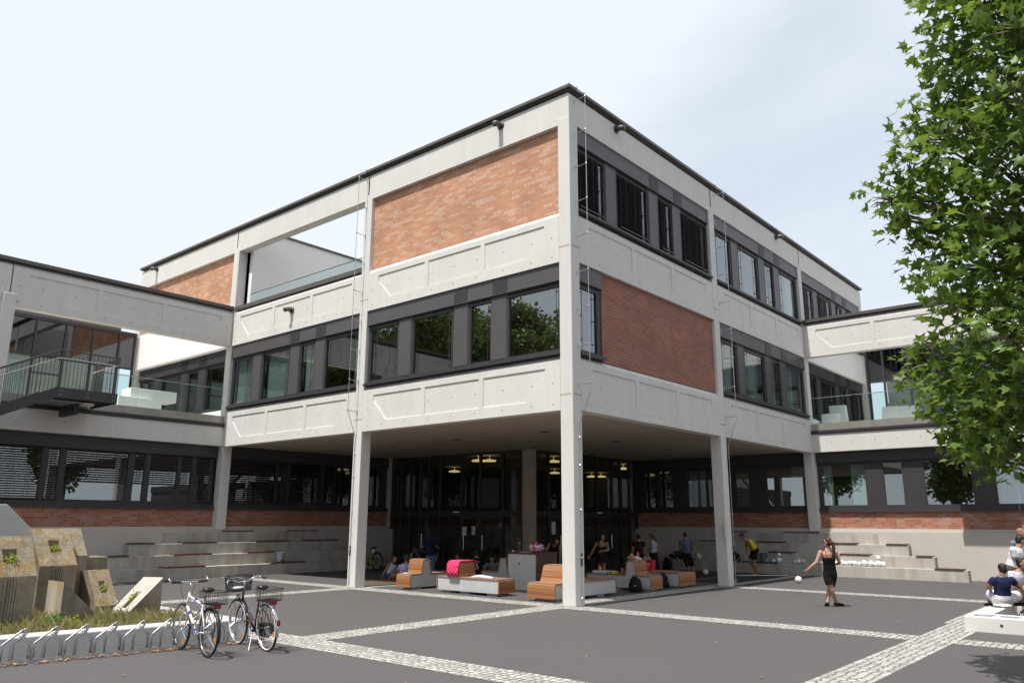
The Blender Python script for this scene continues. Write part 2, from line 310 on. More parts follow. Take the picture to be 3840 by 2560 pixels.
PEOPLE = {
 'walk': {'hd':(4.08,-4.69,1.53), 'nk':(4.11,-4.68,1.40), 'ch':(4.13,-4.67,1.30), 'pv':(4.25,-4.63,0.80), 'sl':(4.01,-4.52,1.29), 'el':(3.96,-4.42,1.05), 'wl':(3.97,-4.20,0.88), 'sr':(4.25,-4.80,1.30), 'er':(4.38,-4.84,1.05), 'wr':(4.54,-4.70,1.00), 'hl':(4.21,-4.57,0.76), 'kl':(4.25,-4.64,0.39), 'al':(4.51,-4.64,0.09), 'hr':(4.31,-4.68,0.76), 'kr':(4.43,-4.51,0.34), 'ar':(4.35,-4.47,0.09)},
 'sweep': {'hd':(13.52,1.82,1.45), 'nk':(13.62,1.74,1.35), 'ch':(13.70,1.66,1.31), 'pv':(13.93,1.50,0.98), 'sl':(13.53,1.58,1.31), 'el':(13.59,1.51,1.16), 'wl':(13.73,1.55,1.05), 'sr':(13.81,1.80,1.28), 'er':(13.85,1.81,1.02), 'wr':(13.82,1.77,0.79), 'hl':(13.88,1.46,0.91), 'kl':(13.89,1.57,0.44), 'al':(14.12,1.62,0.09), 'hr':(14.00,1.59,0.90), 'kr':(13.99,1.76,0.48), 'ar':(14.23,1.57,0.23)},
 'bluegrey': {'hd':(12.69,3.81,1.48), 'nk':(12.68,3.79,1.37), 'ch':(12.71,3.79,1.27), 'pv':(12.80,3.85,0.79), 'sl':(12.57,3.95,1.25), 'el':(12.62,4.04,1.04), 'wl':(12.92,4.15,0.86), 'sr':(12.85,3.62,1.25), 'er':(12.95,3.65,1.04), 'wr':(13.19,3.83,0.88), 'hl':(12.75,3.93,0.72), 'kl':(12.93,3.87,0.28), 'al':(13.01,3.90,0.09), 'hr':(12.88,3.78,0.72), 'kr':(13.09,3.76,0.29), 'ar':(13.15,3.72,0.09)},
 'longskirt': {'hd':(11.77,4.83,1.45), 'nk':(11.82,4.81,1.32), 'ch':(11.87,4.78,1.23), 'pv':(11.95,4.83,0.80), 'sl':(11.73,4.79,1.23), 'el':(11.72,4.79,1.02), 'wl':(11.81,4.96,0.94), 'sr':(12.04,4.75,1.22), 'er':(12.12,4.72,1.02), 'wr':(12.00,4.73,0.94), 'hl':(11.93,4.88,0.73), 'kl':(11.99,4.92,0.41), 'al':(11.99,4.92,0.09), 'hr':(12.01,4.80,0.73), 'kr':(12.07,4.84,0.41), 'ar':(12.07,4.84,0.09)},
 'brownshirt': {'hd':(10.17,4.41,1.43), 'nk':(10.15,4.39,1.33), 'ch':(10.17,4.41,1.25), 'pv':(10.26,4.45,0.81), 'sl':(10.07,4.53,1.23), 'el':(10.07,4.60,1.04), 'wl':(10.11,4.68,0.86), 'sr':(10.29,4.27,1.23), 'er':(10.37,4.26,0.99), 'wr':(10.49,4.27,0.78), 'hl':(10.22,4.52,0.75), 'kl':(10.28,4.56,0.42), 'al':(10.28,4.56,0.09), 'hr':(10.33,4.39,0.75), 'kr':(10.40,4.42,0.42), 'ar':(10.40,4.42,0.09)},
 'bending': {'hd':(13.31,4.81,0.63), 'nk':(13.38,4.77,0.70), 'ch':(13.42,4.72,0.71), 'pv':(13.79,4.67,0.74), 'sl':(13.25,4.66,0.67), 'el':(13.27,4.71,0.43), 'wl':(13.30,4.77,0.18), 'sr':(13.62,4.79,0.67), 'er':(13.72,4.76,0.41), 'wr':(13.73,4.79,0.16), 'hl':(13.71,4.62,0.71), 'kl':(13.79,4.57,0.40), 'al':(13.79,4.57,0.09), 'hr':(13.91,4.71,0.70), 'kr':(14.05,4.67,0.40), 'ar':(14.05,4.67,0.09)},
 'floral': {'hd':(7.79,4.43,1.46), 'nk':(7.80,4.47,1.34), 'ch':(7.81,4.48,1.25), 'pv':(7.91,4.52,0.84), 'sl':(7.70,4.62,1.25), 'el':(7.66,4.74,1.03), 'wl':(7.58,4.83,0.84), 'sr':(7.92,4.35,1.26), 'er':(8.00,4.31,1.03), 'wr':(7.68,4.41,1.00), 'hl':(7.87,4.58,0.78), 'kl':(7.89,4.65,0.52), 'al':(7.89,4.65,0.09), 'hr':(7.97,4.46,0.79), 'kr':(7.90,4.47,0.52), 'ar':(7.90,4.47,0.09)},
 'leaning': {'hd':(6.51,5.48,1.33), 'nk':(6.60,5.61,1.21), 'ch':(6.65,5.70,1.12), 'pv':(7.04,5.96,0.77), 'sl':(6.46,5.78,1.21), 'el':(6.42,5.86,1.07), 'wl':(6.40,5.86,0.94), 'sr':(6.70,5.50,1.18), 'er':(6.73,5.50,0.86), 'wr':(6.73,5.52,0.59), 'hl':(7.04,6.05,0.70), 'kl':(7.08,6.07,0.40), 'al':(7.08,6.07,0.09), 'hr':(7.15,5.92,0.70), 'kr':(7.18,5.95,0.40), 'ar':(7.18,5.95,0.09)},
 'navyback': {'hd':(4.65,10.00,1.62), 'nk':(4.67,10.00,1.48), 'ch':(4.70,10.00,1.39), 'pv':(4.83,10.07,0.73), 'sl':(4.58,10.14,1.39), 'el':(4.64,10.25,1.10), 'wl':(4.84,10.52,1.01), 'sr':(4.83,9.85,1.39), 'er':(4.94,9.89,1.11), 'wr':(5.19,10.02,1.04), 'hl':(4.78,10.15,0.66), 'kl':(4.85,10.21,0.40), 'al':(4.85,10.21,0.09), 'hr':(4.90,10.01,0.66), 'kr':(4.97,10.07,0.40), 'ar':(4.97,10.07,0.09)},
 'tankseat': {'hd':(3.22,10.24,0.68), 'nk':(3.21,10.31,0.54), 'ch':(3.23,10.32,0.45), 'pv':(3.21,10.45,0.13), 'sl':(3.08,10.32,0.49), 'el':(3.02,10.45,0.31), 'wl':(2.96,10.50,0.14), 'sr':(3.38,10.33,0.46), 'er':(3.42,10.30,0.28), 'wr':(3.31,10.32,0.18), 'hl':(3.15,10.39,0.13), 'kl':(3.17,10.10,0.15), 'al':(3.01,10.17,0.08), 'hr':(3.31,10.52,0.13), 'kr':(3.49,10.35,0.15), 'ar':(3.36,10.40,0.08)},
 'teeback': {'hd':(3.10,9.46,0.75), 'nk':(3.10,9.46,0.60), 'ch':(3.08,9.52,0.50), 'pv':(3.12,9.61,0.13), 'sl':(2.98,9.65,0.47), 'el':(3.00,9.76,0.31), 'wl':(2.99,9.93,0.12), 'sr':(3.18,9.41,0.50), 'er':(3.27,9.45,0.32), 'wr':(3.34,9.64,0.21), 'hl':(3.08,9.66,0.13), 'kl':(3.18,10.00,0.15), 'al':(3.34,10.02,0.08), 'hr':(3.18,9.55,0.13), 'kr':(3.46,9.67,0.15), 'ar':(3.48,9.86,0.08)},
 'glasses': {'hd':(5.93,9.75,0.68), 'nk':(5.99,9.77,0.56), 'ch':(6.04,9.77,0.47), 'pv':(6.16,9.86,0.13), 'sl':(5.90,9.85,0.47), 'el':(5.88,9.88,0.27), 'wl':(5.80,9.67,0.19), 'sr':(6.18,9.69,0.48), 'er':(6.16,9.62,0.27), 'wr':(5.95,9.59,0.19), 'hl':(6.12,9.91,0.13), 'kl':(5.71,9.71,0.16), 'al':(5.75,9.55,0.08), 'hr':(6.21,9.81,0.13), 'kr':(5.96,9.42,0.16), 'ar':(5.81,9.48,0.08)},
 'number': {'hd':(4.85,7.83,0.90), 'nk':(4.87,7.79,0.79), 'ch':(4.91,7.78,0.68), 'pv':(4.99,7.84,0.24), 'sl':(4.79,7.92,0.67), 'el':(4.84,8.02,0.44), 'wl':(5.02,8.10,0.29), 'sr':(5.03,7.64,0.67), 'er':(5.14,7.68,0.45), 'wr':(5.23,7.86,0.29), 'hl':(4.95,7.91,0.20), 'kl':(5.11,8.23,0.31), 'al':(5.30,8.22,0.15), 'hr':(5.05,7.78,0.20), 'kr':(5.38,7.92,0.31), 'ar':(5.38,8.12,0.15)},
 'greytee': {'hd':(5.70,7.80,0.69), 'nk':(5.72,7.81,0.58), 'ch':(5.76,7.83,0.49), 'pv':(5.86,7.91,0.13), 'sl':(5.62,7.96,0.51), 'el':(5.56,8.00,0.36), 'wl':(5.49,8.06,0.21), 'sr':(5.86,7.67,0.52), 'er':(5.88,7.63,0.34), 'wr':(5.72,7.62,0.23), 'hl':(5.82,7.97,0.13), 'kl':(5.43,7.75,0.14), 'al':(5.47,7.58,0.08), 'hr':(5.92,7.86,0.13), 'kr':(5.66,7.49,0.14), 'ar':(5.51,7.54,0.08)},
 'navyseat': {'hd':(3.80,-8.39,1.05), 'nk':(3.77,-8.39,0.94), 'ch':(3.78,-8.37,0.85), 'pv':(3.85,-8.32,0.48), 'sl':(3.66,-8.22,0.83), 'el':(3.67,-8.12,0.70), 'wl':(4.01,-8.09,0.61), 'sr':(3.91,-8.52,0.84), 'er':(4.04,-8.60,0.71), 'wr':(4.27,-8.63,0.62), 'hl':(3.78,-8.23,0.45), 'kl':(4.14,-8.05,0.52), 'al':(4.29,-7.99,0.32), 'hr':(3.93,-8.41,0.45), 'kr':(4.54,-8.50,0.49), 'ar':(4.69,-8.47,0.33)},
 'whitetee': {'hd':(5.24,-8.58,1.62), 'nk':(5.21,-8.54,1.49), 'ch':(5.20,-8.50,1.41), 'pv':(5.19,-8.35,1.01), 'sl':(4.99,-8.45,1.43), 'el':(5.03,-8.47,1.23), 'wl':(5.32,-8.54,1.13), 'sr':(5.42,-8.57,1.41), 'er':(5.44,-8.57,1.25), 'wr':(5.54,-8.56,1.12), 'hl':(5.08,-8.34,0.98), 'kl':(5.45,-8.39,0.52), 'al':(5.45,-8.39,0.09), 'hr':(5.33,-8.34,0.97), 'kr':(5.67,-8.42,0.52), 'ar':(5.67,-8.42,0.09)},
 'faceman': {'hd':(4.59,-8.64,1.15), 'nk':(4.61,-8.59,1.02), 'ch':(4.58,-8.52,0.92), 'pv':(4.68,-8.44,0.51), 'sl':(4.48,-8.43,0.93), 'el':(4.39,-8.45,0.75), 'wl':(4.47,-8.56,0.66), 'sr':(4.75,-8.58,0.91), 'er':(4.69,-8.61,0.74), 'wr':(4.59,-8.62,0.66), 'hl':(4.59,-8.40,0.48), 'kl':(4.56,-8.55,0.56), 'al':(4.73,-8.51,0.33), 'hr':(4.78,-8.46,0.47), 'kr':(4.73,-8.60,0.57), 'ar':(4.90,-8.55,0.32)},
 'greyhair': {'hd':(6.28,-8.47,1.77), 'nk':(6.30,-8.44,1.64), 'ch':(6.30,-8.41,1.55), 'pv':(6.37,-8.33,1.05), 'sl':(6.20,-8.29,1.54), 'el':(6.22,-8.23,1.32), 'wl':(6.18,-8.29,1.16), 'sr':(6.38,-8.51,1.54), 'er':(6.45,-8.51,1.32), 'wr':(6.31,-8.45,1.16), 'hl':(6.34,-8.27,0.99), 'kl':(6.39,-8.22,0.52), 'al':(6.39,-8.22,0.09), 'hr':(6.43,-8.37,0.99), 'kr':(6.48,-8.32,0.52), 'ar':(6.48,-8.32,0.09)},
}
CLUMPS = [(-5.08,-10.35,8.59,0.75), (-4.90,-10.00,8.37,0.60), (-5.45,-10.73,7.79,0.80), (-4.76,-9.96,7.79,0.65), (-4.68,-9.64,7.54,0.50), (-5.06,-10.37,7.25,0.80), (-6.14,-10.82,6.73,0.60), (-4.72,-9.44,7.06,0.50), (-4.83,-9.87,6.88,0.75), (-5.08,-10.37,6.44,0.85), (-4.60,-9.10,6.61,0.50), (-4.54,-8.85,6.60,0.28), (-4.49,-8.95,6.28,0.32), (-4.72,-9.46,6.27,0.65), (-4.78,-9.92,5.95,0.80), (-5.29,-10.44,5.54,0.80), (-4.38,-9.39,5.81,0.50), (-4.59,-9.76,5.30,0.70), (-5.01,-10.23,4.93,0.85), (-4.26,-9.54,4.93,0.35), (-4.67,-9.90,4.60,0.60), (-5.46,-10.39,4.15,0.70), (-3.99,-9.05,4.43,0.28), (-4.00,-8.84,4.33,0.18), (-4.13,-9.27,4.19,0.50), (-4.10,-9.04,3.88,0.38), (-4.31,-9.56,3.83,0.60), (-4.61,-9.99,3.80,0.70), (-4.22,-9.38,3.44,0.50), (-4.41,-9.76,3.33,0.70), (-5.08,-10.24,3.38,0.70), (-4.17,-9.60,3.02,0.40), (-4.42,-9.90,2.88,0.50), (-4.71,-10.14,2.74,0.40), (-5.08,-10.10,9.25,0.60), (-5.50,-10.72,8.82,0.90), (-5.95,-11.06,7.68,0.90), (-5.40,-10.91,6.33,1.00), (-5.16,-10.71,4.96,1.00), (-4.92,-10.52,3.64,0.90), (-5.70,-11.19,9.02,1.20), (-5.21,-10.80,9.88,1.00), (-4.64,-11.23,7.42,1.20), (-4.30,-11.03,5.69,1.20), (-4.02,-10.79,4.07,1.10), (-5.17,-11.42,8.79,1.20)]
# ================================================================ ground
g = MB(); nx = 60
def sheet(name, x0, x1, y0, y1, z, m):
    b = MB(); b.face([(x0,y0,z),(x1,y0,z),(x1,y1,z),(x0,y1,z)]); return struct(b.build(name, m, recalc=False))
sheet('ground', -400, 400, -400, 400, -.02, M['asphalt'])
sheet('courtyard_asphalt', -60, 17.4, -60, 17.4, 0, M['asphalt'])
bb = MB()
def band(x0, x1, y0, y1): bb.face([(x0,y0,.004),(x1,y0,.004),(x1,y1,.004),(x0,y1,.004)])
for y in (.08,): band(-7.25, 15.55, y, y+.68)
for y in (-8.2, 8.02): band(-7.25, 15.55 if y < 0 else 8.0, y, y+.68); band(-40, -8.0, y, y+.68)
band(-8.0, -7.25, -40, 15.5)
for x in (-.42,): band(x, x+.68, -7.52, .08); band(x, x+.68, .76, 8.02); band(x, x+.68, 8.7, 15.5); band(x, x+.68, -40, -8.2)
band(8.02, 8.7, -7.52, .08); band(8.02, 8.7, -40, -8.2)
bb.face([(2.6,-7.4,.005),(8.0,-7.4,.005),(8.0,-7.52,.005),(2.6,-7.52,.005)])
struct(bb.build('cobblestone_path', M['cob'], recalc=False))
dr = MB(); dr.box(.6, 15.5, -.16, -.08, -.01, .008)
struct(dr.build('drain_channel', M['dark']))

# ================================================================ school building
SB = thing('school_building', 'three storey concrete and red brick school on columns, with lower side wings left and right', 'building', (0,0,0))
TL = lambda u, d, z: (d, u, z)
TR = lambda u, d, z: (u, d, z)
TLW = lambda u, d, z: (u, 16.8+d, z)
TRW = lambda u, d, z: (16.8+d, u, z)
CW = .39
def part(mb, name, mats, parent=None, **k): return mb.build(name, mats, parent or SB, **k)

def spandrel(T, u0, u1, z0, name='spandrel_panel', th=.2, flip=False):
    H, Hb, rc = 1.31, 1.46, .028
    b = MB(T); Lg = u1-u0
    w3 = (Lg-1.0-.32)/3; holes = []
    zb, zt, zc = z0+.30, z0+1.14, z0+.95
    s = u0+.5
    for k in range(3):
        a, e = s+k*(w3+.16), s+k*(w3+.16)+w3
        if k == 0: holes.append([(a,zc),(a+.64,zb),(e,zb),(e,zt),(a,zt)])
        elif k == 2: holes.append([(a,zb),(e-.64,zb),(e,zc),(e,zt),(a,zt)])
        else: holes.append([(a,zb),(e,zb),(e,zt),(a,zt)])
    outer = [(u0,z0),(u1,z0),(u1,z0+H),(u0,z0+H)]
    loops = [[Vector((x,z,0)) for x, z in outer]]+[[Vector((x,z,0)) for x, z in h] for h in holes]
    flat = [p for lp in loops for p in lp]
    ids = [b.P((p.x, 0, p.y)) for p in flat]
    for tri in tessellate_polygon(loops): b.idx([ids[i] for i in tri])
    for h in holes:
        n = len(h); cx = sum(p[0] for p in h)/n; cz = sum(p[1] for p in h)/n
        for k in range(n):
            p, q = h[k], h[(k+1) % n]
            sh = lambda t: (t[0]+(.012 if t[0] < cx else -.012), t[1]+(.012 if t[1] < cz else -.012))
            p2, q2 = sh(p), sh(q)
            b.face([(p[0],0,p[1]),(q[0],0,q[1]),(q2[0],rc,q2[1]),(p2[0],rc,p2[1])])
        b.face([(sh(p)[0],rc,sh(p)[1]) for p in h])
    zt2 = z0+Hb
    b.face([(u0,0,z0+H),(u1,0,z0+H),(u1,.15,zt2),(u0,.15,zt2)])
    b.face([(u0,.15,zt2),(u1,.15,zt2),(u1,th+.15,zt2),(u0,th+.15,zt2)])
    b.face([(u0,th+.15,zt2),(u1,th+.15,zt2),(u1,th+.15,z0),(u0,th+.15,z0)])
    b.face([(u0,0,z0),(u1,0,z0),(u1,th+.15,z0),(u0,th+.15,z0)])
    for u in (u0, u1): b.face([(u,0,z0),(u,0,z0+H),(u,.15,zt2),(u,th+.15,zt2),(u,th+.15,z0)])
    # formwork tie holes
    for fu in (.03,.12,.25,.38,.5,.62,.75,.88,.97):
        for fz in (.17,.72):
            c = (u0+Lg*fu, z0+fz)
            inside = fz > .5 and .07 < fu < .93
            dd = rc-.002 if inside else -.002
            b.face([(c[0]+.02*math.cos(k*math.pi/3), dd, c[1]+.02*math.sin(k*math.pi/3)) for k in range(6)], 1)
    return part(b, name, [M['conc'], M['inner']])

def window(T, g0, g1, z0, z1, d=.17, fr=.055, curtain=None, blind=None, guide=True, glass='glass', bm='slat', name='window'):
    """one glazed opening: a frame with its pane, and a blind or curtain where there is one"""
    b = MB(T)
    b.box(g0-fr, g0, d-.05, d+.04, z0-fr, z1+fr); b.box(g1, g1+fr, d-.05, d+.04, z0-fr, z1+fr)
    b.box(g0, g1, d-.05, d+.04, z0-fr, z0); b.box(g0, g1, d-.05, d+.04, z1, z1+fr)
    if guide:
        for u in (g0+.03, g1-.03):
            b.tube([(u,d-.11,z0-.02),(u,d-.11,z1+.05)], .009, 6)
            for k in range(3): b.box(u-.02, u+.02, d-.12, d-.05, z0+.25+k*(z1-z0-.4)/2, z0+.27+k*(z1-z0-.4)/2)
    f = part(b, name, M['dark'])
    p = MB(T); p.box(g0, g1, d-.004, d+.004, z0, z1); part(p, 'pane', M[glass], f)
    for (c0, c1) in (curtain or []):
        c = MB(T); n = max(8, int((c1-c0)/.035)); prev = None
        for i in range(n+1):
            u = c0+(c1-c0)*i/n; dd = d+.16+.035*math.sin(i*1.15+c0*3)+.012*math.sin(i*.37)
            a = (c.P((u,dd,z0+.02)), c.P((u,dd,z1+.02)))
            if prev: c.idx([prev[0], a[0], a[1], prev[1]])
            prev = a
        part(c, 'curtain', M['curtain'], f, recalc=False, smooth=True)
    if blind is not None:
        c = MB(T); z = z1+.02; ang = .02
        while z > blind:
            c.hexa([(g0+.01,d-.14,z-.022),(g1-.01,d-.14,z-.022),(g1-.01,d-.075,z+.012),(g0+.01,d-.075,z+.012)],
                   [(g0+.01,d-.14,z-.018),(g1-.01,d-.14,z-.018),(g1-.01,d-.075,z+.016),(g0+.01,d-.075,z+.016)]); z -= .078
        c.box(g0+.01, g1-.01, d-.14, d-.08, blind-.03, blind+.01)
        for k in (.2,.5,.8): c.box(g0+(g1-g0)*k-.004, g0+(g1-g0)*k+.004, d-.145, d-.14, blind, z1)
        part(c, 'blind', M[bm], f)
    return f
PAT = [('g',.15,1.42),('p',1.55,2.05),('g',2.2,3.85),('p',4.0,4.5),('g',4.65,5.4),('p',5.5,6.0),('g',6.12,7.85)]
def bay(T, s, e, zs, zt, items, left_high=False, d0=0, blinds=None, curtains=None, bm='slat', vents=True, sillout=.06, wallm='box'):
    """a strip of windows between two columns; items give t from the left end as seen outside"""
    at = (lambda t: e-t) if left_high else (lambda t: s+t)
    b = MB(T); b.box(s, e, d0+.05, d0+.3, zt-.5, zt-.012)
    b.box(s, e, d0+.035, d0+.05, zt-.5, zt-.47)
    part(b, 'shutter_box', M[wallm])
    b = MB(T); b.box(s-.0, e+.0, d0-sillout, d0+.32, zs, zs+.065); b.box(s, e, d0+.04, d0+.3, zs+.065, zs+.13); part(b, 'sill', M['dark'])
    if vents:
        for t in (4.0, 5.55):
            u = at(t+.27); b = MB(T); z = zt-.45
            while z < zt-.06: b.box(u-.27, u+.27, d0+.035, d0+.055, z, z+.016); z += .034
            b.box(u-.27, u+.27, d0+.042, d0+.0505, zt-.46, zt-.04, 1)
            part(b, 'vent_grille', [M[wallm], M['black']])
    z0, z1 = zs+.185, zt-.64
    gi = 0; b = MB(T); any_p = False
    for k, t0, t1 in items:
        a, c = sorted((at(t0), at(t1)))
        if k == 'p':
            p = MB(T); p.box(a-.06, c+.06, d0+.11, d0+.2, zs+.12, zt-.5); p.box(a-.02, c+.02, d0+.095, d0+.112, z0-.02, z1+.05); part(p, 'wall_panel', M[wallm])
        else:
            cu = [tuple(sorted((at(x), at(y)))) for x, y in (curtains or {}).get(gi, [])]
            window(T, a, c, z0, z1, d0+.17, curtain=cu, blind=(blinds or {}).get(gi), bm=bm); gi += 1
    b.box(s, e, d0+.14, d0+.24, zs+.12, z0-.055); b.box(s, e, d0+.14, d0+.24, z1+.055, zt-.5)
    t = sorted([sorted((at(i[1]), at(i[2]))) for i in items]); prev = s
    for a, c in t:
        if a-.055 > prev+.002: b.box(prev, a-.055, d0+.13, d0+.23, zs+.12, zt-.5)
        prev = c+.055
    if e > prev+.002: b.box(prev, e, d0+.13, d0+.23, zs+.12, zt-.5)
    part(b, 'mullion', M['dark'])

# ---- columns of the open ground floor, run up the front as pilasters
def column(x0, x1, y0, y1, z0, z1=12.98):
    b = MB(); b.box(x0, x1, y0, y1, z0, z1)
    return part(b, 'column', M['conc'], bevel=.018)
e4 = .004
column(-e4, CW, -e4, CW, 0)
for k in (1, 2):
    a = 8.4*k
    column(-e4, CW, a-.04, a+CW-.04, 0 if k == 1 else 1.66, 12.98)
    column(a-.04, a+CW-.04, -e4, CW, 0 if k == 1 else 1.66, 12.98)
column(-e4, CW, 25.16, 25.16+CW, 4.8); column(25.16, 25.16+CW, -e4, CW, 4.8)
for T in (TL, TR):        # the shadow groove round each pilaster
    for u in (0, 8.36, 16.76):
        for z in (5.18, 9.19):
            b = MB(T); b.box(u-.002 if u else .03, u+CW+.002, -.0065, .02, z, z+.035)
            part(b, 'column_groove', M['soffit'])

BAY = [(CW, 8.36), (8.36+CW, 16.76), (16.76+CW, 25.16)]
for T, lh in ((TL, True), (TR, False)):
    for k, (s, e) in enumerate(BAY):
        if k < 2: spandrel(T, s, e, 4.8)
        spandrel(T, s, e, 8.8) if k < 2 else None
        # top fascia with bevelled head
        b = MB(T); s0 = s-CW if k == 0 else s-CW/2-.03; e0 = e+CW/2+.03 if k < 2 else e+CW
        pf = [(0,12.8),(0,13.66),(.1,13.77),(.38,13.77),(.38,12.8)]; mi = 1.0 if k == 0 else 0.0     # mitred at the corner
        A_ = [b.P((s0+d*mi, d, z)) for d, z in pf]; B_ = [b.P((e0, d, z)) for d, z in pf]
        b.idx(A_); b.idx(B_[::-1])
        for i in range(5): b.idx([A_[i], A_[(i+1) % 5], B_[(i+1) % 5], B_[i]])
        for fu in (.05,.2,.35,.5,.65,.8,.95):
            c = (s0+(e0-s0)*fu, 12.93); b.face([(c[0]+.02*math.cos(i*math.pi/3), -.002, c[1]+.02*math.sin(i*math.pi/3)) for i in range(6)], 1)
        if k: b.box(s0-.006, s0+.006, -.0015, .02, 12.98, 13.66, 1)
        part(b, 'roof_fascia', [M['conc'], M['soffit']])
# roof edge flashing
b = MB(); b.box(-.10, .45, -.10, 25.65, 13.80, 13.885); b.box(.45, 25.65, -.10, .45, 13.80, 13.885)
b.box(-.02, .40, -.02, 25.6, 13.768, 13.80); b.box(.40, 25.6, -.02, .40, 13.768, 13.80)
part(b, 'roof_flashing', M['flash'])
# ---- brick panels
def bricks(T, u0, u1, z0, z1, m, d=.14): 
    b = MB(T); b.box(u0, u1, d, d+.25, z0, z1); return part(b, 'brick_panel', M[m])
bricks(TL, CW, 8.36, 10.26, 12.8, 'brick_sunlit'); bricks(TL, 16.76+CW, 25.16, 8.85, 12.8, 'brick_sunlit')
bricks(TR, 1.55, 8.36, 6.262, 8.8, 'brick_shaded', .1)
# ---- window bays of the left front
bay(TL, *BAY[0], 6.27, 8.8, PAT, True)
bay(TL, *BAY[1], 6.27, 8.8, PAT, True, curtains={0: [(.2,1.3)], 1: [(2.25,3.8)], 2: [(4.7,5.38)], 3: [(7.5,7.82)]})
bay(TL, *BAY[2], 6.27, 8.8, PAT, True, d0=.16, wallm='dark')
# ---- window bays of the right front
bay(TR, CW, 1.55, 6.27, 8.8, [('g',.12,.95)], vents=False)
bay(TR, *BAY[0], 10.27, 12.8, PAT, blinds={0: 10.5, 1: 10.5, 2: 10.5, 3: 10.5})
bay(TR, *BAY[1], 6.27, 8.8, PAT, curtains={0: [(.2,1.3)], 1: [(2.3,3.7)], 2: [(4.7,5.3)], 3: [(6.2,7.2)]})
bay(TR, *BAY[1], 10.27, 12.8, PAT, curtains={3: [(7.2,7.8)]})
bay(TR, *BAY[2], 10.27, 12.8, PAT, blinds={0: 10.5, 1: 10.5, 2: 10.5, 3: 10.5}, bm='slatg')
bay(TR, *BAY[2], 6.27, 8.8, PAT, d0=.16, blinds={0: 6.5, 1: 6.5, 2: 6.5, 3: 6.5}, wallm='dark')
# inner parts of the third bay, plastered above the first floor windows
for T in (TL, TR):
    b = MB(T); b.box(16.76+CW, 25.16, .08, .4, 8.8, 10.26 if T is TR else 8.85)
    if T is TL: b.box(16.76+CW, 25.16, .06, .13, 8.85, 10.5)
    b.box(16.76+CW, 25.16, .08, .4, 5.6, 6.27); part(b, 'plaster_wall', M['white'])
# ---- upper roof terrace in the second bay of the left front
b = MB(); b.box(.42, 9.5, 16.38, 16.6, 10.2, 13.78); part(b, 'terrace_wall', M['white'])
b = MB(); b.box(.38, 9.6, 16.3, 16.68, 13.78, 13.86); part(b, 'terrace_coping', M['flash'])
b = MB(); b.box(.42, 9.5, 8.42, 8.62, 10.2, 13.78); part(b, 'terrace_wall', M['white'])
b = MB(); b.box(.02, .34, 8.78, 16.74, 10.262, 10.42); part(b, 'terrace_sill', M['flash'])
js = [16.0, 14.5, 12.95, 11.45, 9.95, 8.78]
for i in range(5):
    b = MB(); b.box(.17, .186, js[i+1]+.012, js[i]-.012, 10.42, 10.83); b.box(.16, .196, js[i+1]+.012, js[i]-.012, 10.83, 10.845, 1)
    part(b, 'glass_balustrade', [M['clear'], M['flash']])
# ---- floors, ceilings and the rooms behind the glass
b = MB()
b.box(.2, 25.3, .2, 8.4, 4.87, 5.6); b.box(.2, 8.4, 8.4, 25.3, 4.87, 5.6); b.box(8.4, 25.3, 8.4, 25.3, 4.87, 5.6)
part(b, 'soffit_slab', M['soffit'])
b = MB(); b.box(.36, 25.3, .36, 8.4, 8.9, 10.1); b.box(.36, 8.4, 8.4, 25.3, 8.9, 10.1); part(b, 'floor_slab', M['innerw'])
b = MB(); b.box(.42, 25.5, .42, 8.4, 13.4, 13.76); b.box(.42, 8.4, 16.5, 25.5, 13.4, 13.76); b.box(8.4, 25.5, 8.4, 25.5, 13.4, 13.76); part(b, 'flat_roof', M['flash'])
b = MB(); b.box(6.2, 6.4, .5, 8.3, 5.6, 8.9); b.box(6.2, 6.4, 8.7, 25, 5.6, 8.9); b.box(6.4, 25, 6.2, 6.4, 5.6, 8.9); b.box(.5, 25, 6.2, 6.4, 10.1, 13.4)
b.box(.5, 6.2, 8.45, 8.6, 5.6, 8.9); b.box(8.45, 8.6, .5, 6.2, 5.6, 8.9); b.box(.5, 6.2, 16.85, 17.0, 5.6, 8.9); b.box(16.85, 17, .5, 6.2, 5.6, 8.9); b.box(16.85, 17, .5, 6.2, 10.1, 13.4); b.box(8.45, 8.6, .5, 6.2, 10.1, 13.4)
b.box(25.3, 25.5, .4, 25, 5.6, 13.4); b.box(.4, 25, 25.3, 25.5, 5.6, 13.4)
part(b, 'inner_wall', M['innerw'])
# ---- soffit downlights
for x, y in ((4.2,4.2),(4.2,8.2),(4.6,12.1),(8.3,4.1),(8.4,8.0),(12.4,4.2),(16.0,4.2),(4.4,15.8),(12.4,8.0)):
    b = MB(); b.lathe((x,y,4.862), [(.16,0),(.16,.006),(.11,.006),(.1,-.002)], 16); part(b, 'downlight', M['black'])

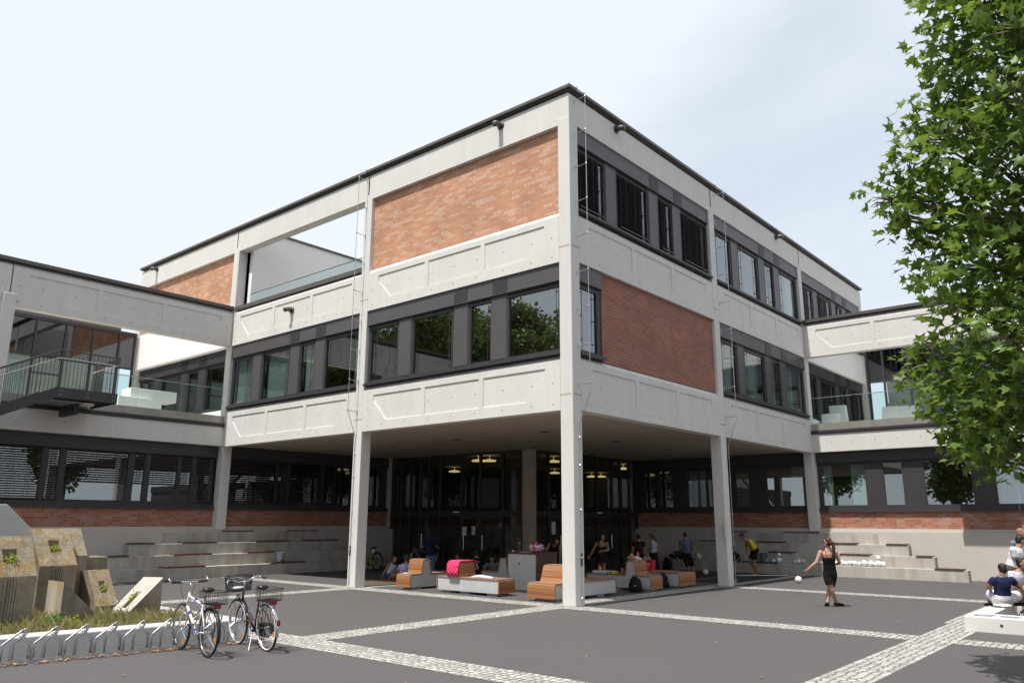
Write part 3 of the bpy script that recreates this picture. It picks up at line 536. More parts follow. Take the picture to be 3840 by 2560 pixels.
# ---- lower wings: frame beam above, terrace, ground floor
for T, lh, side in ((TLW, False, 0), (TRW, True, 1)):
    def pt(mb, n, m, **k): return part(mb, n, m, **k)
    S = -1
    b = spandrel(T, -7.93, -.02, 8.8)
    b = MB(T); b.prism([(0,10.11),(.15,10.262),(.35,10.262),(.35,10.11)], 'x', -.02, -.006); part(b, 'beam_bearing', M['conc'])
    spandrel(T, -15.9, -7.97, 8.8)
    b = MB(T); b.box(-24, -.02, -.05, .45, 10.30, 10.42); b.box(-24, -.02, .12, .36, 10.262, 10.30); pt(b, 'wing_flashing', M['flash'])
    for u in (-7.95, -15.9):
        b = MB(T); b.box(u-.19, u+.19, -.10, .32, 1.66, 9.2); pt(b, 'wing_column', M['conc'], bevel=.018)
    # floor edge beam, dark drip band, steel upstand
    b = MB(T); b.box(-15.9, -.01, .01, .45, 4.82, 5.55)
    for fu in range(9): b.face([(-.8-fu*.83+.02*math.cos(i*math.pi/3), .008, 5.2+.02*math.sin(i*math.pi/3)) for i in range(6)], 1)
    pt(b, 'edge_beam', [M['conc'], M['inner']])
    b = MB(T); b.box(-15.9, -.01, -.05, .45, 5.60, 5.64); b.box(-15.9, -.01, -.03, .4, 5.55, 5.60); b.box(-15.9, -.01, -.03, .4, 5.64, 5.70); pt(b, 'drip_band', M['dark'])
    b = MB(T); b.box(-15.9, -.01, .05, .2, 5.70, 5.985); pt(b, 'steel_upstand', M['stain'])
    for a, c in ((-1.78,-.06),(-3.33,-1.82),(-4.92,-3.37),(-10.5,-7.2)):
        b = MB(T); b.box(a, c, .09, .107, 5.96, 7.05); b.box(a, c, .08, .117, 7.05, 7.075, 1); pt(b, 'glass_balustrade', [M['clear'], M['steel']])
    b = MB(T); b.box(-16, .06, .2, 8.4, 5.62, 5.95); pt(b, 'terrace_floor', M['render'])
    # glazed back wall of the terrace
    b = MB(T); us = [-.12, -.84, -2.0, -3.15, -4.35, -5.5, -6.7, -7.9, -9.1, -10.3]
    for u in us: b.box(u-.04, u+.04, 8.36, 8.5, 5.95, 10.5)
    b.box(-10.3, -.08, 8.37, 8.5, 8.82, 8.9); b.box(-10.3, -.08, 8.34, 8.52, 10.42, 10.56); b.box(-10.3, -.08, 8.37, 8.5, 5.95, 6.05); b.box(-4.4, -3.15, 8.37, 8.5, 8.1, 8.16)
    wf = pt(b, 'glazed_screen', M['dark'])
    for i in range(len(us)-1):
        c = MB(T); c.box(us[i+1]+.04, us[i]-.04, 8.43, 8.44, 8.9, 10.42); part(c, 'upper_pane', M['mirror'], wf)
        c = MB(T); c.box(us[i+1]+.04, us[i]-.04, 8.43, 8.44, 6.05, 8.82); part(c, 'lower_pane', M['clear'], wf)
    b = MB(T); b.box(-10.3, -.1, 11.5, 11.7, 5.95, 10.5); b.box(-10.3, -.1, 8.6, 11.5, 10.45, 10.6); b.box(-10.4, -10.3, 8.4, 11.6, 5.95, 10.5); pt(b, 'stair_hall_wall', M['white'])
    b = MB(T); b.box(-9.2, -.5, 9.2, 11.4, 10.6, 11.5); pt(b, 'roof_plant_box', M['box'])
    # ground floor: plinth, brick apron, sill, windows, blind box
    b = MB(T); b.box(-24, 8.95, .0, .6, -.02, 1.66); b.box(-24, 8.95, .16, .6, 1.66, 1.78); pt(b, 'plinth_wall', M['render'])
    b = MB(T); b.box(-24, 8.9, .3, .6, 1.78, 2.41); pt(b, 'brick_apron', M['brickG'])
    b = MB(T); b.box(-24, 8.7, .2, .6, 2.41, 2.50); b.box(-24, 8.7, .26, .6, 2.50, 2.62); pt(b, 'sill', M['dark'])
    b = MB(T); b.box(-24, 8.7, .27, .6, 4.38, 4.86); b.box(-24, 8.7, .25, .27, 4.38, 4.42); pt(b, 'shutter_box', M['dark'])
    if side == 0: G = [(-7.9,-6.22,2.7),(-6.02,-5.66,2.7),(-5.44,-3.38,3.3),(-3.14,-2.78,3.3),(-2.56,-1.55,3.3),(-1.38,-1.0,3.3),(-.78,.0,2.7),(.5,2.66,2.72),(2.83,3.18,2.72),(3.4,4.95,2.72),(5.16,5.62,2.72),(5.78,6.9,None),(7.1,8.3,None),(-10.5,-8.1,2.7)]
    else: G = [(-1.86,-.16,None),(-3.24,-2.56,None),(-5.6,-4.02,None),(-8.0,-6.36,None),(.55,2.2,None),(3.0,3.62,None),(4.76,6.0,None),(6.76,7.44,None),(7.6,8.2,None),(-10.4,-8.3,None)]
    CU = {0: [(-.54,-.18),(-1.82,-1.28)], 3: [(-7.95,-6.4)], 4: [(.58,1.2)], 6: [(5.1,5.98)]} if side else {}
    for i, (a, c, bl) in enumerate(G):
        window(T, a, c, 2.68, 4.30, .42, blind=bl, curtain=CU.get(i), guide=False)
    b = MB(T); prev = -12
    for a, c, bl in sorted(G):
        if a-.055 > prev+.002: b.box(prev, a-.055, .36, .55, 2.62, 4.38)
        prev = c+.055
    b.box(prev, 8.7, .36, .55, 2.62, 4.38); b.box(-24, -12, .36, .55, 2.62, 4.38)
    for a, c, bl in G: b.box(a-.054, c+.054, .4, .5, 4.356, 4.38)
    pt(b, 'wall_panel', M['dark'])
    b = MB(T); b.box(-16, 8.4, 4.5, 4.7, 0, 4.87); b.box(-16, 8.4, .6, 4.5, -.02, 1.2); b.box(-.15, 0, .62, 4.5, 1.2, 4.8); pt(b, 'room_wall', M['innerw'])
    b = MB(T); b.box(-16, -.02, .46, 4.5, 4.75, 4.85); pt(b, 'room_ceiling', M['innerw'])
    # end pier where the apron meets the entrance glass
    b = MB(T); b.box(8.72, 8.98, .1, .7, 1.78, 4.87); pt(b, 'pier', M['render'])
# ---- entrance glazing round the recessed corner
b = MB(); b.box(8.75, 9.15, 8.5, 8.9, 0, 4.87); part(b, 'entrance_column', M['soffit'], bevel=.015)
LV = [16.9,16.25,15.6,14.95,14.4,13.68,12.35,11.28,10.02,8.95]
RV = [9.2,10.07,11.0,12.35,13.6,14.8,15.5,16.3,16.9]
for T, V, d in ((TL, LV, 8.85), (TR, RV, 8.6)):
    V = sorted(V); b = MB(T)
    for u in V: b.box(u-.05, u+.05, d-.06, d+.06, 0, 4.87)
    for i in range(len(V)-1):
        for z0, z1 in ((0,.1),(2.2,2.42),(4.77,4.87)): b.box(V[i]+.05, V[i+1]-.05, d-.05, d+.05, z0, z1)
    f = part(b, 'entrance_frame', M['dark'])
    doors = (1, 2, 5) if T is TL else (1, 4)
    for i in range(len(V)-1):
        c = MB(T); c.box(V[i]+.05, V[i+1]-.05, d-.005, d+.005, 2.42, 4.77); part(c, 'pane', M['glassd'], f)
        if i in doors:
            a, e = V[i]+.05, V[i+1]-.05
            k = MB(T)
            k.box(a+.005, a+.085, d-.035, d+.035, .1, 2.2); k.box(e-.085, e-.005, d-.035, d+.035, .1, 2.2); k.box(a+.085, e-.085, d-.035, d+.035, .1, .22); k.box(a+.085, e-.085, d-.035, d+.035, 2.1, 2.2); k.box(a+.085, e-.085, d-.03, d+.03, 1.02, 1.1)
            k.box(a+.085, e-.085, d-.004, d+.004, .22, 1.02, 1); k.box(a+.085, e-.085, d-.004, d+.004, 1.1, 2.1, 1)
            dr_ = part(k, 'door', [M['dark'], M['glassd']])
            h = MB(T); h.tube([(e-.16,d-.1,.85),(e-.16,d-.1,1.45)], .016, 8); h.tube([(e-.16,d-.03,.95),(e-.16,d-.1,.95)], .01, 6); h.tube([(e-.16,d-.03,1.35),(e-.16,d-.1,1.35)], .01, 6); part(h, 'handle', M['chrome'], dr_)
            h = MB(T); h.box(a+.04, a+.07, d-.06, d-.035, 1.7, 1.95); h.box(a+.04, a+.07, d-.06, d-.035, .3, .5); part(h, 'hinge', M['chrome'], dr_)
        else:
            c = MB(T); c.box(V[i]+.05, V[i+1]-.05, d-.005, d+.005, .1, 2.2); part(c, 'pane', M['glassd'], f)
b = MB(); b.box(8.75, 8.79, 12.45, 12.8, 2.36, 2.42); b.box(13.55, 13.9, 8.5, 8.54, 2.36, 2.42); part(b, 'door_lamp', M['white'])
for x0, y0, y1, z0, z1 in ((8.78,12.0,12.26,1.42,1.78),(8.78,11.5,11.7,1.45,1.8)):
    b = MB(); b.box(x0, x0+.01, y0, y1, z0, z1); part(b, 'notice_sheet', M['paper'])
b = MB(); b.box(10.2, 10.45, 8.53, 8.54, 1.5, 2.0); part(b, 'notice_sheet', M['paper'])
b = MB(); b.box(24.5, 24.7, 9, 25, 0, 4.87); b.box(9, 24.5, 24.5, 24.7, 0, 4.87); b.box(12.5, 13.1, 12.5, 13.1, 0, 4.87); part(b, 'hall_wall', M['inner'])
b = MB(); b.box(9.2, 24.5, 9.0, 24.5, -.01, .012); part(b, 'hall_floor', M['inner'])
for x, y in ((9.9,12.4),(10.2,12.0),(14.8,18.7),(15.1,14.9),(12.3,10.0),(19.2,15.2),(23.4,15.6),(23.8,15.2),(18.4,10.2),(18.8,9.95)):
    b = MB(); b.lathe((x,y,4.6), [(.28,0),(.3,.02),(.3,.06),(.1,.1)], 20); b.tube([(x,y,4.7),(x,y,4.87)], .01, 5)
    part(b, 'ceiling_lamp', M['lamp'])
# ---- rain spouts and lightning conductors
def spout(T, u, z):
    b = MB(T); b.tube([(u,-.02,z),(u,.05,z)], .13, 14); b.tube([(u,.02,z),(u,-.18,z),(u+.0,-.30,z-.05)], [.085,.085,.09], 12)
    part(b, 'rain_spout', M['flash'], smooth=True)
spout(TL, 2.5, 13.52); spout(TL, 12.75, 9.6); spout(TL, 24.0, 13.52); spout(TR, 2.4, 13.52); spout(TR, 14.5, 13.55)
for T, u, zb in ((TR, .25, 4.9), (TL, 8.64, 5.1), (TR, 8.82, 5.0)):
    b = MB(T); b.tube([(u,.1,13.92),(u,-.13,13.92),(u,-.15,13.75),(u,-.38,13.62),(u,-.38,zb+.35),(u,-.03,zb-.45),(u,-.025,.05)], .011, 6)
    z = 5.45
    while z < 13.7:
        b.tube([(u,0,z),(u,-.39,z+.03)], .011, 6); b.box(u-.02, u+.02, -.008, 0, z-.1, z+.08); b.lathe((u,-.38,z+.03), [(.02,-.025),(.026,0),(.02,.025)], 8); z += 1.007
    for z in (.2, 1.15, 2.3, 3.4, 4.1): b.lathe((u,-.025,z), [(.02,-.015),(.03,0),(.02,.015)], 8)
    b.tube([(u,-.028,.95),(u,-.028,1.25)], .022, 8, 1)
    part(b, 'lightning_conductor', [M['steel'], M['black']])
b = MB(); b.box(8.2, 8.36, -.03, .02, 1.5, 2.0); part(b, 'meter_box', M['render'])
# ================================================================ stepped seating by the side wings
def seating(T, label, pads, inner, outer):
    t = thing('stepped_seating', label, 'stepped seating', tuple(T(-1, -1.0, 0)), 'concrete seating steps along the wing walls')
    tops = [.40, .80, 1.19, 1.585]
    for k in range(4):
        f = -1.2+.4*k; b = MB(T)
        bz = 0 if k == 0 else tops[k-1]-.12
        b.box(outer[k], inner[k], f, f+.40 if k < 3 else -.002, bz if k else -.02, tops[k])
        b.build('step', M['raw'], t, bevel=.012)
        for a, c in pads[k]:
            p = MB(T); p.box(a, c, f-.03, f+.36, tops[k]+.004, tops[k]+.042); p.box(a+.06, a+.12, f, f+.3, tops[k]-.004, tops[k]+.004); p.box(c-.12, c-.06, f, f+.3, tops[k]-.004, tops[k]+.004)
            p.build('seat_pad', M['woodd'], t, bevel=.006)
    return t
inn = [7.12, 6.3, 5.52, 4.76]; outr = [-5.42, -4.32, -3.38, -2.25]
seating(TLW, 'tall grey concrete seating steps with dark pads under the left wing, white bin on them', [
    [(-5.3,-4.4),(-2.48,-.95),(1.72,3.3),(6.2,7.05)], [(-4.4,-3.53),(-1.96,-.51),(.95,2.1)], [(-3.37,-2.48),(-1.48,-.12),(1.5,3.0),(3.9,5.45)], [(.27,1.65),(3.13,4.7)]], inn, outr)
seating(TRW, 'grey concrete seating steps with a row of white balls, below the right wing windows', [
    [(-5.3,-4.37),(1.35,2.85)], [(-4.25,-3.7),(-2.12,-.99),(.83,1.85)], [(-3.36,-2.6),(-1.55,-.46),(1.35,2.5),(4.3,5.1)], [(-.02,1.48),(3.05,3.75)]], inn, outr)
def bin_(T, label, u, z, c, h=.36):
    p = T(u, -.98, z); t = thing('waste_bin', label, 'bin', tuple(p), 'plastic bins on the seating steps')
    m = plain('bin_plastic', c, .4)
    b = MB(); b.lathe(p, [(.125,0),(.135,.01),(.155,h-.03),(.172,h-.025),(.172,h),(.158,h),(.15,h-.03),(.125,.03)], 20); b.build('bucket', m, t, smooth=True)
    b = MB(); q = Vector(p); n = Vector(T(0,-1,0))-Vector(T(0,0,0)); b.lathe(q+n*.115+Vector((0,0,.05)), [(.035,0),(.035,.03)], 10, axis=n); b.build('emblem', M['dark'], t)
bin_(TLW, 'pale grey plastic bin standing on the left seating steps', 2.28, .446, (.55,.58,.66))
bin_(TRW, 'blue grey plastic bin behind the person in yellow on the right steps', 1.98, .40, (.20,.22,.27), .40)

# ================================================================ balls
bm_w = noisy('white_ball', (.74,.73,.70), .5, .06, 9, 40, .1); bm_d = M['dark']; bm_b = plain('blue_panel', (.05,.07,.16), .5)
def ball(p, r, label, group='balls lying on the right steps', two=None):
    b = MB(); b.ell(p, r, r, r, n=16, k=10)
    for i, mi in enumerate(b.f):
        if two and (i*7) % 11 < two: b.m[i] = 1
    o = b.build('ball', [bm_w, bm_b], None, smooth=True)
    return tag(o, label, 'ball', group)
bs = [(1.92,.10),(1.57,.085),(1.36,.115),(.70,.075),(.56,.095),(.41,.10),(-.13,.10),(-.30,.08),(-.92,.085),(-1.10,.1),(-1.26,.085),(-1.42,.1),(-1.58,.1),(-1.74,.085),(-1.94,.115),(-2.16,.11),(-2.33,.085),(-2.44,.115),(-2.60,.1)]
nm = {0: 'white ball right beside the blue grey bin', 1: 'small white ball lying alone beside the stacked pair', 2: 'lower ball of the stacked pair between bin and walking person', 3: 'smallest white ball of the three left of the walking person',
      4: 'greyish middle ball of the three left of the walking person', 5: 'blue and white ball of the three left of the walking person', 6: 'white ball half hidden by the outstretched arm of the walking person', 7: 'small white ball half hidden behind the walking person',
      17: 'white ball under the topmost ball at the right end of the row', 18: 'last white ball at the right end of the row'}
for i, (y, r) in enumerate(bs):
    ball((15.86+.02*math.sin(i*3), y, .405+r), r, nm.get(i, 'white ball in the long row right of the walking person'), 'balls in the long row on the step' if i not in nm else 'balls lying on the right steps', 4 if i == 5 else (2 if i == 11 else None))
ball((15.87,1.35,.735), .075, 'small ball resting on top of the stacked pair beside the bin')
ball((15.88,-2.44,.72), .085, 'topmost white ball resting on the right end of the row')
ball((11.36,-1.10,.115), .115, 'single white ball rolling on the asphalt left of the walking person', 'loose balls on the ground')
ball((13.05,3.19,.11), .11, 'white ball on the mat behind the right column', 'loose balls on the ground', 2)
ball((15.8,4.9,.56), .155, 'large dim ball on the step behind the barefoot person', 'loose balls on the ground', 3)

# ================================================================ timber and concrete benches under the overhang
def bench(label, prof, ax, lo, hi, end_lo, end_hi, seats, feet):
    """concrete body cut from a stepped profile; timber on top and on the ends"""
    u0 = min(p[0] for p in prof); u1 = max(p[0] for p in prof)
    mid = (lo+hi)/2; loc = ((u0+u1)/2, mid, 0) if ax == 'y' else (mid, (u0+u1)/2, 0)
    t = thing('seating_block', label, 'bench', loc, 'timber and concrete benches under the overhang')
    b = MB(); b.prism(prof, ax, lo, hi); b.build('concrete_body', M['bench_conc'], t, bevel=.008)
    n = len(prof); th = .035
    for i in range(n):
        p, q = Vector((*prof[i],)), Vector((*prof[(i+1) % n],)); d = q-p; Lg = d.length
        if abs(p.y-.07) < .01 and abs(q.y-.07) < .01: continue
        nor = Vector((d.y, -d.x)).normalized(); mid2 = (p+q)/2
        vert = abs(d.x) < abs(d.y)
        k = max(1, round(Lg/.135)); g = .005
        b = MB()
        for j in range(k):
            a = p+d*(j/k)+d.normalized()*g; c = p+d*((j+1)/k)-d.normalized()*g
            b.prism([tuple(a+nor*.003), tuple(c+nor*.003), tuple(c+nor*th), tuple(a+nor*th)], ax, lo-.02, hi+.02)
        b.build('timber_back' if vert and min(p.y, q.y) > .2 else ('timber_end' if vert else 'timber_seat'), M['wood'] if vert else M['woodt'], t)
    for f in feet:
        b = MB()
        if ax == 'y': b.box(f, f+.35, lo+.08, hi-.08, 0, .07)
        else: b.box(lo+.08, hi-.08, f, f+.35, 0, .07)
        b.build('foot', M['bench_conc'], t)
    return t
def prof_T(u0, us, ut0, ut1, ue, u1, zs=.42, zt=.84):   # counterclockwise: left seat, back, right seat
    return [(u0,.07),(u1,.07),(u1,zs),(ue,zs),(ut1,zt),(ut0,zt),(us,zs),(u0,zs)]
K = .97
bench('leftmost bench, orange timber steps, two people sitting on the ground behind it', prof_T(.62,1.07,1.15,1.38,1.46,2.9), 'y', 6.53, 7.10, 1, 1, 1, (.8,2.2))
bench('pale concrete bench with the pink towel over its back', prof_T(3.12,4.61,4.68,4.92,4.98,5.47), 'x', .73, 1.38, 1, 1, 1, (3.25,4.3,5.0))
bench('bench half hidden behind the corner column, timber steps to its left', prof_T(.58,1.12,1.28,1.72,1.90,3.4), 'y', 1.06, 1.93, 1, 1, 1, (.75,2.6))
bench('long bench with a shopping bag, bottle and shoes on its high back', prof_T(.83,1.32,1.40,1.62,1.70,3.1), 'x', 4.93, 5.55, 1, 1, 1, (.95,1.9))
bench('low backless bench with timber end behind the navy backpack', [(.81,.07),(2.6,.07),(2.6,.43),(.81,.43)], 'x', 6.58, 7.6, 1, 1, 1, (1.0,2.0))
bench('dark timber bench with its back to the viewer, in front of the person in grey', prof_T(4.75,5.2,5.3,5.5,5.6,6.3), 'x', 3.55, 4.2, 1, 1, 1, (4.9,5.7))
t = thing('standing_table', 'tall concrete block table with dark timber side, union flag bag on top', 'table', (2.8,3.5,0))
b = MB(); b.prism([(3.02,.07),(3.90,.07),(4.05,.62),(4.05,1.075),(3.00,1.075)], 'x', 2.22, 3.2); b.build('concrete_body', M['bench_conc'], t, bevel=.01)
b = MB()
for k in range(7): b.box(2.24, 3.18, 2.955, 2.995, .10+k*.14, .232+k*.14)
b.build('timber_side', M['woodd'], t)
b = MB(); b.box(2.2, 3.22, 2.95, 4.08, 1.08, 1.125); b.build('timber_top', M['woodd'], t)
b = MB(); b.prism([(3.905,.10),(4.055,.63),(4.055,1.07),(4.09,1.07),(4.09,.62),(3.94,.09)], 'x', 2.24, 3.18); b.build('timber_side', M['woodd'], t)
b = MB(); b.box(2.3, 3.1, 3.1, 3.85, 0, .07); b.build('foot', M['bench_conc'], t)
b = MB(); b.lathe((2.215,3.62,.80), [(.03,0),(.03,.008)], 10, axis=(1,0,0)); b.build('anchor_hole', M['dark'], t)

# ---- things lying on the benches
def drape():
    o = MB(); n = 26; prof = []
    # pink towel: over the end of the backrest top and down the near side
    path = [(.66,.47),(.66,.60),(.67,.74),(.70,.855),(.76,.893),(.90,.895),(1.05,.893),(1.20,.89),(1.36,.885),(1.43,.86),(1.445,.80)]
    rows = []
    for i, (x, z) in enumerate(path):
        rows.append([o.P((x+.012*math.sin(j*.9+i*.7)-(.02 if z < .8 else 0), 4.57+.44*j/(n-1)+(.02*math.sin(i*.8+j*.2)), z+.008*math.sin(j*1.3+i))) for j in range(n)])
    for i in range(len(rows)-1):
        for j in range(n-1): o.idx([rows[i][j], rows[i][j+1], rows[i+1][j+1], rows[i+1][j]])
    m, t, bs_, out_ = newmat('pink_towel'); l = t.links.new
    tcn = N(t, 'ShaderNodeTexCoord'); mpn = N(t, 'ShaderNodeMapping'); mpn.inputs['Rotation'].default_value = (R(45), 0, 0); mpn.inputs['Scale'].default_value = (9, 9, 9); l(tcn.outputs['Object'], mpn.inputs[0])
    bk = N(t, 'ShaderNodeTexBrick'); bk.offset = 0; bk.inputs['Scale'].default_value = 1; bk.inputs['Brick Width'].default_value = .85; bk.inputs['Row Height'].default_value = .85; bk.inputs['Mortar Size'].default_value = .1
    bk.inputs['Color1'].default_value = (.85,.05,.17,1); bk.inputs['Color2'].default_value = (.78,.04,.15,1); bk.inputs['Mortar'].default_value = (.35,.01,.06,1)
    sp = N(t, 'ShaderNodeSeparateXYZ'); l(mpn.outputs[0], sp.inputs[0]); cb = N(t, 'ShaderNodeCombineXYZ'); l(sp.outputs[1], cb.inputs[0]); l(sp.outputs[2], cb.inputs[1]); l(cb.outputs[0], bk.inputs['Vector'])
    l(bk.outputs['Color'], bs_.inputs['Base Color']); bs_.inputs['Roughness'].default_value = .9
    ob = o.build('towel', m, None, smooth=True, recalc=False); ob.modifiers.new('thick', 'SOLIDIFY').thickness = .012
    tag(ob, 'bright pink towel with a dark diamond pattern hung over the bench back', 'towel')
drape()
def crumple(name, label, cat, c, cx, cy, z, sx, sy, h, seed, group=None):
    rnd = random.Random(seed); o = MB(); n = 12; ids = []
    for i in range(n):
        row = []
        for j in range(n):
            a, d = i/(n-1)*2-1, j/(n-1)*2-1; e = max(0, 1-(a*a+d*d)*.8)
            row.append(o.P((cx+a*sx, cy+d*sy, z+.006+h*e*(.4+.6*rnd.random()))))
        ids.append(row)
    for i in range(n-1):
        for j in range(n-1): o.idx([ids[i][j], ids[i+1][j], ids[i+1][j+1], ids[i][j+1]])
    ob = o.build(name, cloth(c), None, smooth=True, recalc=False); ob.modifiers.new('thick', 'SOLIDIFY').thickness = .008
    return tag(ob, label, cat, group)
crumple('cloth', 'crumpled white and violet cloth on the pale concrete bench seat', 'cloth', (.62,.55,.66), 1.02, 3.95, .46, .12, .42, .07, 3)
b = MB(); b.box(.68, .83, 6.75, 6.95, .46, .475); tag(b.build('paper_sheet', M['paper'], None), 'white folded paper on the orange bench seat', 'paper')
# union flag bag
def flagbag():
    m, t, bs_, out_ = newmat('flag_fabric'); l = t.links.new
    tcn = N(t, 'ShaderNodeTexCoord'); sp = N(t, 'ShaderNodeSeparateXYZ'); l(tcn.outputs['Generated'], sp.inputs[0])
    def mth(op, a, b_=None):
        n = N(t, 'ShaderNodeMath', operation=op)
        for i, v in ((0, a), (1, b_)):
            if v is None: continue
            if isinstance(v, (int, float)): n.inputs[i].default_value = v
            else: l(v, n.inputs[i])
        return n.outputs[0]
    u = mth('SUBTRACT', sp.outputs[1], .5); v = mth('SUBTRACT', sp.outputs[2], .45)
    au, av = mth('ABSOLUTE', u), mth('ABSOLUTE', v); cr = mth('MINIMUM', au, av)
    dg = mth('ABSOLUTE', mth('SUBTRACT', au, mth('MULTIPLY', av, 1.1)))
    white = mth('LESS_THAN', mth('MINIMUM', cr, mth('MULTIPLY', dg, .9)), .11); red = mth('LESS_THAN', mth('MINIMUM', cr, mth('MULTIPLY', dg, 1.6)), .06)
    x = N(t, 'ShaderNodeMix', data_type='RGBA'); l(white, x.inputs[0]); x.inputs[6].default_value = (.012,.03,.14,1); x.inputs[7].default_value = (.7,.7,.72,1)
    y = N(t, 'ShaderNodeMix', data_type='RGBA'); l(red, y.inputs[0]); l(x.outputs[2], y.inputs[6]); y.inputs[7].default_value = (.5,.02,.03,1); l(y.outputs[2], bs_.inputs['Base Color']); bs_.inputs['Roughness'].default_value = .8
    t_ = thing('bag', 'blue red and white flag pattern bag lying on the tall table', 'bag', (2.55,3.2,1.125))
    o = MB(); o.ell((2.55,3.22,1.125+.13), .15, .27, .135, n=20, k=12)
    for i, p in enumerate(o.v):
        h = p[2]-1.125; o.v[i] = (p[0]+.012*math.sin(p[1]*31), p[1]+.012*math.sin(p[2]*40+p[0]*9), max(1.128, p[2]+.014*math.sin(p[1]*23+p[0]*17)))
    o.build('bag_body', m, t_, smooth=True)
    o = MB(); o.tube([(2.48,3.08,1.36),(2.46,3.14,1.41),(2.46,3.26,1.42),(2.48,3.32,1.37)], .012, 6); o.build('strap', cloth((.45,.02,.03)), t_)
flagbag()
def bottle(name, label, p, r, h, c, cc, clear=False, tint=(.7,.8,.6)):
    t = thing(name, label, 'bottle', p)
    m = glassy('bottle_plastic', tint, 1.45) if clear else plain('bottle_colour', c, .3)
    b = MB(); b.lathe(p, [(r*.9,0),(r,.01),(r,h*.25),(r*.93,h*.3),(r,h*.36),(r,h*.68),(r*.45,h*.86),(r*.4,h*.92)], 14); b.build('bottle_body', m, t, smooth=True)
    b = MB(); b.lathe(p, [(r*.5,h*.92),(r*.5,h)], 12); b.build('cap', plain('cap', cc, .4), t)
bottle('bottle', 'clear plastic bottle standing on the tall table', (2.35,3.72,1.125), .035, .27, None, (.6,.62,.62), True)
b = MB(); b.box(2.28, 2.5, 3.35, 3.66, 1.129, 1.142); tag(b.build('booklet', plain('booklet', (.45,.45,.62), .6), None), 'lilac booklet lying between bottle and flag bag', 'booklet')
b = MB(); b.ell((2.32,3.93,1.15), .03, .04, .024, n=10, k=6); tag(b.build('pebble', M['paper'], None, smooth=True), 'small white lump on the left edge of the tall table', 'object')
zb = .905
bottle('bottle', 'pink bottle with turquoise cap on the high bench back', (5.33,1.49,zb-.03), .04, .24, (.62,.06,.16), (.03,.30,.27))
t = thing('shoe', 'white trainer lying on the high bench back beside the pink bottle', 'shoe', (5.25,1.44,zb-.03))
for k, (x, y) in enumerate(((5.2,1.40),(5.24,1.52))):
    b = MB(); b.ell((x,y,zb+.015), .05, .12, .045, n=12, k=8); b.ell((x,y+.06,zb+.045), .045, .06, .045, n=12, k=8); o_ = b.build('shoe_upper', cloth((.66,.65,.66)), t, remesh=.012)
    b = MB(); b.box(x-.045, x+.045, y-.12, y+.12, zb-.028, zb-.008); b.build('sole', plain('sole', (.5,.45,.44), .6), t, bevel=.01)
t = thing('paper_bag', 'crumpled orange and cream snack bag on the high bench back', 'bag', (5.15,1.56,zb-.03))
b = MB(); b.ell((5.15,1.60,zb+.07), .06, .075, .10, n=14, k=9)
b.v = [(x+.02*math.sin(z*60+y*20), y+.015*math.sin(x*80+z*33), z) for x, y, z in b.v]; b.build('paper_sack', noisy('kraft', (.50,.30,.16), .8, .3, 18, 60, .3, c2=(.55,.13,.05)), t, smooth=True)
b = MB(); b.ell((5.1,1.68,zb+.03), .04, .04, .05, n=10, k=7); b.build('bread_roll', noisy('bread', (.50,.26,.12), .8, .2), t, smooth=True)
# box with a yellow label, cups, on the left seat of that bench
t = thing('flat_box', 'long white box with a yellow end lying on the bench', 'box', (5.1,2.6,.46))
b = MB(); b.box(5.0, 5.3, 2.28, 2.95, .459, .525); b.build('lid', plain('white_card', (.60,.58,.72), .6), t)
b = MB(); b.box(4.985, 5.0, 2.2, 2.42, .46, .515); b.box(5.0, 5.3, 2.20, 2.28, .46, .515); b.build('label', plain('yellow_card', (.75,.52,.02), .6), t)
b = MB(); b.box(4.98, 4.985, 2.215, 2.30, .475, .50); b.box(4.98, 4.985, 2.32, 2.34, .475, .50); b.box(4.98, 4.985, 2.36, 2.40, .48, .505); b.build('lettering', M['black'], t)
b = MB(); b.lathe((5.2,2.80,.526), [(.035,0),(.042,.11),(.038,.11),(.03,.01)], 14); tag(b.build('cup', plain('yellow_cup', (.75,.42,.02), .4), None, smooth=True), 'yellow cup standing on the white box', 'cup')
b = MB(); b.ell((5.3,3.05,.49), .06, .11, .03, n=12, k=6); tag(b.build('bread', noisy('bread_crust', (.42,.28,.10), .8, .2), None, smooth=True), 'brown loaf left of the white box on the bench', 'bread')
b = MB(); b.lathe((5.2,1.98,.459), [(.03,0),(.035,.05),(.03,.13),(.012,.17)], 12); tag(b.build('bottle', plain('salmon_bottle', (.70,.20,.14), .4), None, smooth=True), 'small salmon pink bottle on the bench seat', 'bottle')
